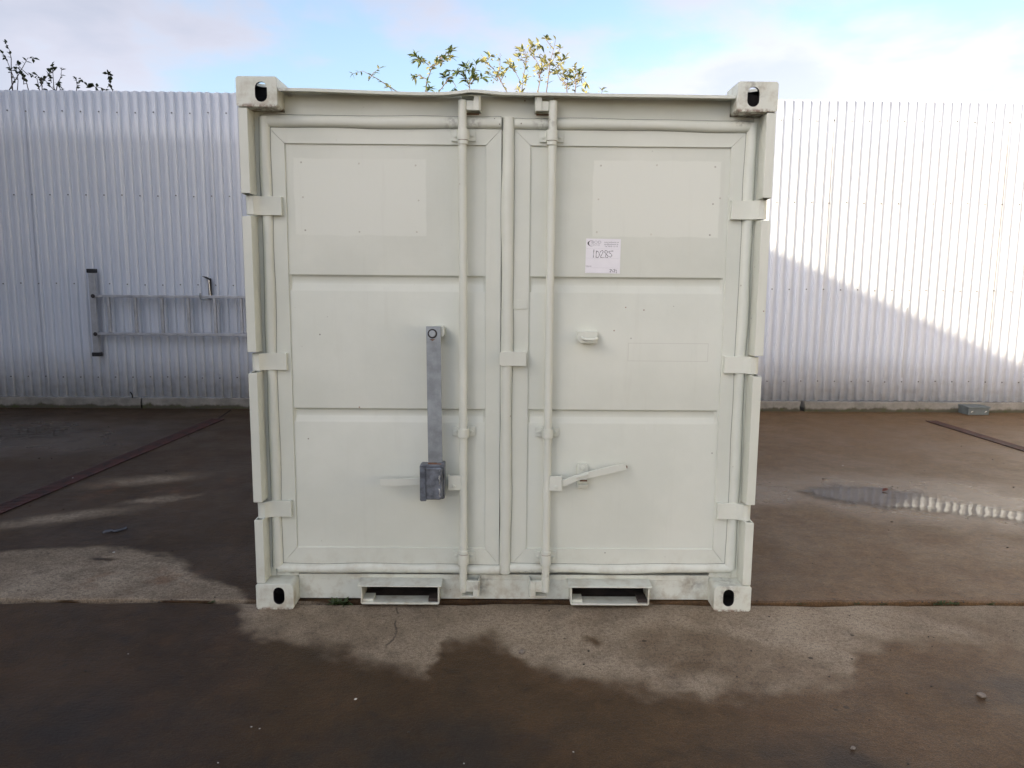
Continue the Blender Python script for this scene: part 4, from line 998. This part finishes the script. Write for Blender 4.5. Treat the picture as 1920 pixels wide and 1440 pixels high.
# ------------------------------------------------------------------ shrubs behind the fence
SHRUBS = {
 'left': dict(y=6.0, root=(-5.45, 0), lab='dark leafy shrub tops showing over the fence at the far left', twigs={
  'L1': [(-5.72, 3.48), (-5.63, 3.63), (-5.66, 3.75), (-5.7, 3.87), (-5.74, 3.93)], 'L2': [(-5.63, 3.48), (-5.62, 3.69), (-5.62, 3.86), (-5.63, 3.95), (-5.66, 4.02)],
  'L3': [(-5.63, 3.63), (-5.53, 3.78), (-5.47, 3.88), (-5.38, 3.87)], 'L4': [(-5.62, 3.47), (-5.59, 3.63), (-5.61, 3.76)], 'L5': [(-5.47, 3.47), (-5.49, 3.57), (-5.51, 3.65), (-5.55, 3.72)],
  'M1': [(-5.21, 3.47), (-5.17, 3.61), (-5.14, 3.69), (-5.13, 3.78)], 'M2': [(-5.19, 3.52), (-5.2, 3.66), (-5.19, 3.81)], 'M3': [(-5.26, 3.47), (-5.27, 3.63), (-5.35, 3.69)], 'M4': [(-5.40, 3.55), (-5.42, 3.67), (-5.50, 3.71)],
  'N1': [(-5.04, 3.47), (-5.12, 3.55), (-5.14, 3.59)], 'N2': [(-4.95, 3.47), (-4.92, 3.58), (-4.93, 3.67)], 'N3': [(-4.83, 3.58), (-4.89, 3.63), (-4.93, 3.68)]}),
 'single': dict(y=6.0, root=(-4.5, 0), lab='single upright sprig with round leaves standing above the fence left of the container', twigs={
  'O1': [(-4.54, 3.48), (-4.59, 3.58), (-4.59, 3.67), (-4.61, 3.74)], 'O2': [(-4.55, 3.51), (-4.63, 3.55), (-4.72, 3.56)]}),
 'spray': dict(y=6.0, root=(-1.15, 0), lab='thin arching spray of small leaves above the left part of the container roof', twigs={
  'A': [(-1.22, 3.53), (-1.33, 3.6), (-1.51, 3.71), (-1.67, 3.79), (-1.81, 3.76)], 'A2': [(-1.6, 3.67), (-1.54, 3.76), (-1.46, 3.81)], 'A3': [(-1.30, 3.52), (-1.36, 3.60)]}),
 'green': dict(y=6.0, root=(-0.7, 0), lab='green branch with long drooping leaves above the container roof, left of its middle', twigs={
  'B': [(-0.96, 3.51), (-0.94, 3.68), (-0.89, 3.82), (-0.79, 3.92), (-0.69, 3.98), (-0.63, 4.05)], 'B2': [(-0.93, 3.68), (-1.02, 3.72), (-1.07, 3.7)], 'B3': [(-0.89, 3.82), (-0.97, 3.88), (-1.05, 3.87)], 'B4': [(-0.79, 3.92), (-0.71, 3.9), (-0.63, 3.92)], 'B5': [(-0.9, 3.79), (-0.8, 3.84), (-0.71, 3.88)],
  'C': [(-0.81, 3.51), (-0.7, 3.65), (-0.61, 3.74), (-0.55, 3.76)], 'C2': [(-0.65, 3.69), (-0.6, 3.63), (-0.62, 3.56)],
  'D': [(-0.42, 3.52), (-0.45, 3.65), (-0.51, 3.72), (-0.61, 3.79), (-0.7, 3.77)], 'D2': [(-0.44, 3.64), (-0.39, 3.74), (-0.36, 3.85)], 'D3': [(-0.43, 3.62), (-0.33, 3.7), (-0.27, 3.68)], 'D4': [(-0.45, 3.65), (-0.49, 3.77), (-0.48, 3.85)]}),
 'yellow': dict(y=6.05, root=(0.35, 0), lab='sunlit yellow-leaved shrub with bare pinkish twigs above the middle of the container roof', twigs={
  'E': [(0.02, 3.51), (-0.09, 3.69), (-0.16, 3.8), (-0.27, 3.91), (-0.31, 3.97)], 'E2': [(-0.12, 3.71), (-0.09, 3.83), (-0.09, 3.98)], 'F': [(0.16, 3.52), (0.17, 3.66), (0.1, 3.78), (0.06, 3.85)], 'F2': [(0.17, 3.69), (0.2, 3.82), (0.16, 3.91), (0.13, 4.0)], 'F3': [(0.2, 3.82), (0.22, 3.92), (0.19, 4.05)],
  'G': [(0.34, 3.53), (0.37, 3.69), (0.35, 3.84), (0.31, 3.92), (0.28, 3.99)], 'G2': [(0.36, 3.75), (0.4, 3.89), (0.38, 3.98)], 'G3': [(0.31, 3.92), (0.25, 3.99), (0.34, 4.09), (0.4, 4.06)],
  'H': [(0.44, 3.53), (0.46, 3.69), (0.48, 3.88), (0.52, 4.03), (0.54, 4.13)], 'H2': [(0.47, 3.87), (0.42, 3.94)], 'H3': [(0.47, 3.78), (0.57, 3.86), (0.64, 3.91), (0.67, 3.96)], 'H4': [(0.51, 4.01), (0.58, 4.03), (0.61, 4.09)],
  'I': [(0.68, 3.53), (0.67, 3.64), (0.61, 3.7), (0.63, 3.78)], 'I2': [(0.68, 3.64), (0.7, 3.72), (0.68, 3.78)], 'J': [(0.77, 3.53), (0.78, 3.67), (0.8, 3.74), (0.76, 3.84)], 'J2': [(0.78, 3.67), (0.86, 3.7), (0.89, 3.64)], 'K': [(1.0, 3.42), (1.08, 3.52), (1.09, 3.6)]}),
}
def shrubs():
    LY = [leaf_mesh(0.085, 0.042, 0.35, 0.25), leaf_mesh(0.07, 0.032, 0.5, 0.1)]
    LG = [leaf_mesh(0.10, 0.032, 0.3, 0.35), leaf_mesh(0.085, 0.028, 0.4, 0.2)]
    LD = [leaf_mesh(0.055, 0.038, 0.3, 0.15), leaf_mesh(0.042, 0.030, 0.4, 0.1)]
    for mset, mat in ((LY, LEAF_Y), (LG, LEAF_G), (LD, LEAF_D)):
        for me in mset: me.materials.append(mat)
    rnd = random.Random(11)
    ex = random.Random(5)
    for key, cnt in (('yellow', 26), ('green', 7), ('left', 9)):
        T = SHRUBS[key]['twigs']; base_ = [q for q in T.values() if len(q) > 2]
        for i in range(cnt):
            q = ex.choice(base_); j = ex.randrange(0, len(q)-1); a = q[j]
            a = (a[0], max(a[1], 3.42)); dx = ex.uniform(-0.13, 0.13); dz = ex.uniform(0.04, 0.15)
            T['x%d_2' % i] = [a, (a[0]+dx*0.6, a[1]+dz*0.5), (a[0]+dx, a[1]+dz)]
    for key, S in SHRUBS.items():
        y = S['y']; rx = S['root'][0]
        t = empty('shrub', S['lab'], 'shrub', (rx, y, 0))
        dark = key in ('left', 'single'); tw = TWIG_D if dark else TWIG
        MB().tube([(0, 0, -0.02), (0.03, 0.02, 1.2), (-0.02, 0.03, 2.3)], [0.04, 0.032, 0.022], 8).build('trunk', tw, t, smooth=60)
        fine = MB(); frnd = random.Random(len(key)*7)
        for name, pts in S['twigs'].items():
            yo = rnd.uniform(-0.10, 0.12)
            P = [Vector((px-rx, yo+rnd.uniform(-.02, .02), pz)) for px, pz in pts]
            main = name[-1] not in '2345' or name in ('L1', 'L2', 'L4', 'L5', 'M1', 'M2', 'M3', 'M4', 'N1', 'N2', 'O1')
            if name == 'L3' or name == 'M4': main = name == 'M4'
            full = ([Vector((rnd.uniform(-.02, .02), 0.03, 2.25)), Vector(((P[0].x)*0.75, yo*0.7, 3.0))] if main else [])+P
            n = len(full); r0 = 0.010 if main else 0.0052
            br = MB().tube(full, [max(0.0022, r0*(1-i/(n-0.4))) for i in range(n)], 6).build('branch', tw, t, smooth=60)
            # leaves along the upper part, clustered at the tip
            k = len(P); spots = []
            for i in range(k-1):
                a, b = P[i], P[i+1]
                for _ in range({'yellow': 4, 'green': 5, 'left': 3, 'single': 5, 'spray': 3}[key]):
                    u = rnd.random(); q = a.lerp(b, u)
                    if q.z > 3.42 and (i > 0 or rnd.random() < 0.5): spots.append((q, (b-a).normalized(), 0))
            tipn = {'yellow': 6, 'green': 6, 'left': 3, 'single': 6, 'spray': 3}[key]
            if key == 'yellow' and name in ('E', 'F3', 'G3', 'H', 'E2'): tipn = 0
            d = (P[-1]-P[-2]).normalized()
            for _ in range(tipn): spots.append((P[-1]-d*rnd.uniform(0, .03), d, 1))
            for q, d, tip in spots:
                if key == 'yellow' and rnd.random() < (0.6 if not tip else 0.22): continue
                me = rnd.choice(LY if key == 'yellow' else LG if key in ('green',) else LD if dark else LG)
                if key == 'green' and name[0] == 'B' and rnd.random() < 0.5: me = rnd.choice(LY)
                if key == 'yellow' and rnd.random() < 0.18: me = rnd.choice(LG)
                if key == 'spray' and rnd.random() < 0.3: me = rnd.choice(LY)
                o = obj('leaf', me, None, br)
                v = (d*rnd.uniform(0.2, 0.9)+Vector((rnd.uniform(-1, 1), rnd.uniform(-.8, .6), rnd.uniform(-.5, .6)))).normalized()
                s = rnd.uniform(0.75, 1.25)*{'spray': 0.7, 'yellow': 0.88, 'left': 0.95, 'single': 1.25}.get(key, 0.85)
                o.location = q; o.rotation_mode = 'QUATERNION'
                o.rotation_quaternion = v.to_track_quat('X', 'Z') @ Matrix.Rotation(rnd.uniform(-.9, .9), 3, 'X').to_quaternion(); o.scale = (s, s, s)
            if key in ('yellow', 'green'):
                for _ in range(9 if key == 'yellow' else 6):
                    i = frnd.randrange(0, len(P)-1); q = P[i].lerp(P[i+1], frnd.random())+Vector((frnd.gauss(0, .018), frnd.gauss(0, .03), frnd.gauss(0, .018)))
                    v = Vector((frnd.uniform(-1, 1), frnd.uniform(-1, 1), frnd.uniform(-.4, .9))).normalized(); sd = v.cross(Vector((frnd.uniform(-.4, .4), frnd.uniform(-1, -.2), frnd.uniform(-.2, .6)))).normalized()
                    l = frnd.uniform(0.028, 0.05); w_ = l*0.22
                    fine.add([q, q+v*l*0.5+sd*w_, q+v*l, q+v*l*0.5-sd*w_], [(0, 1, 2, 3)])
        if fine.v: kind(fine.build('crown', LEAF_Y if key == 'yellow' else LEAF_G, t), 'stuff')

shrubs()
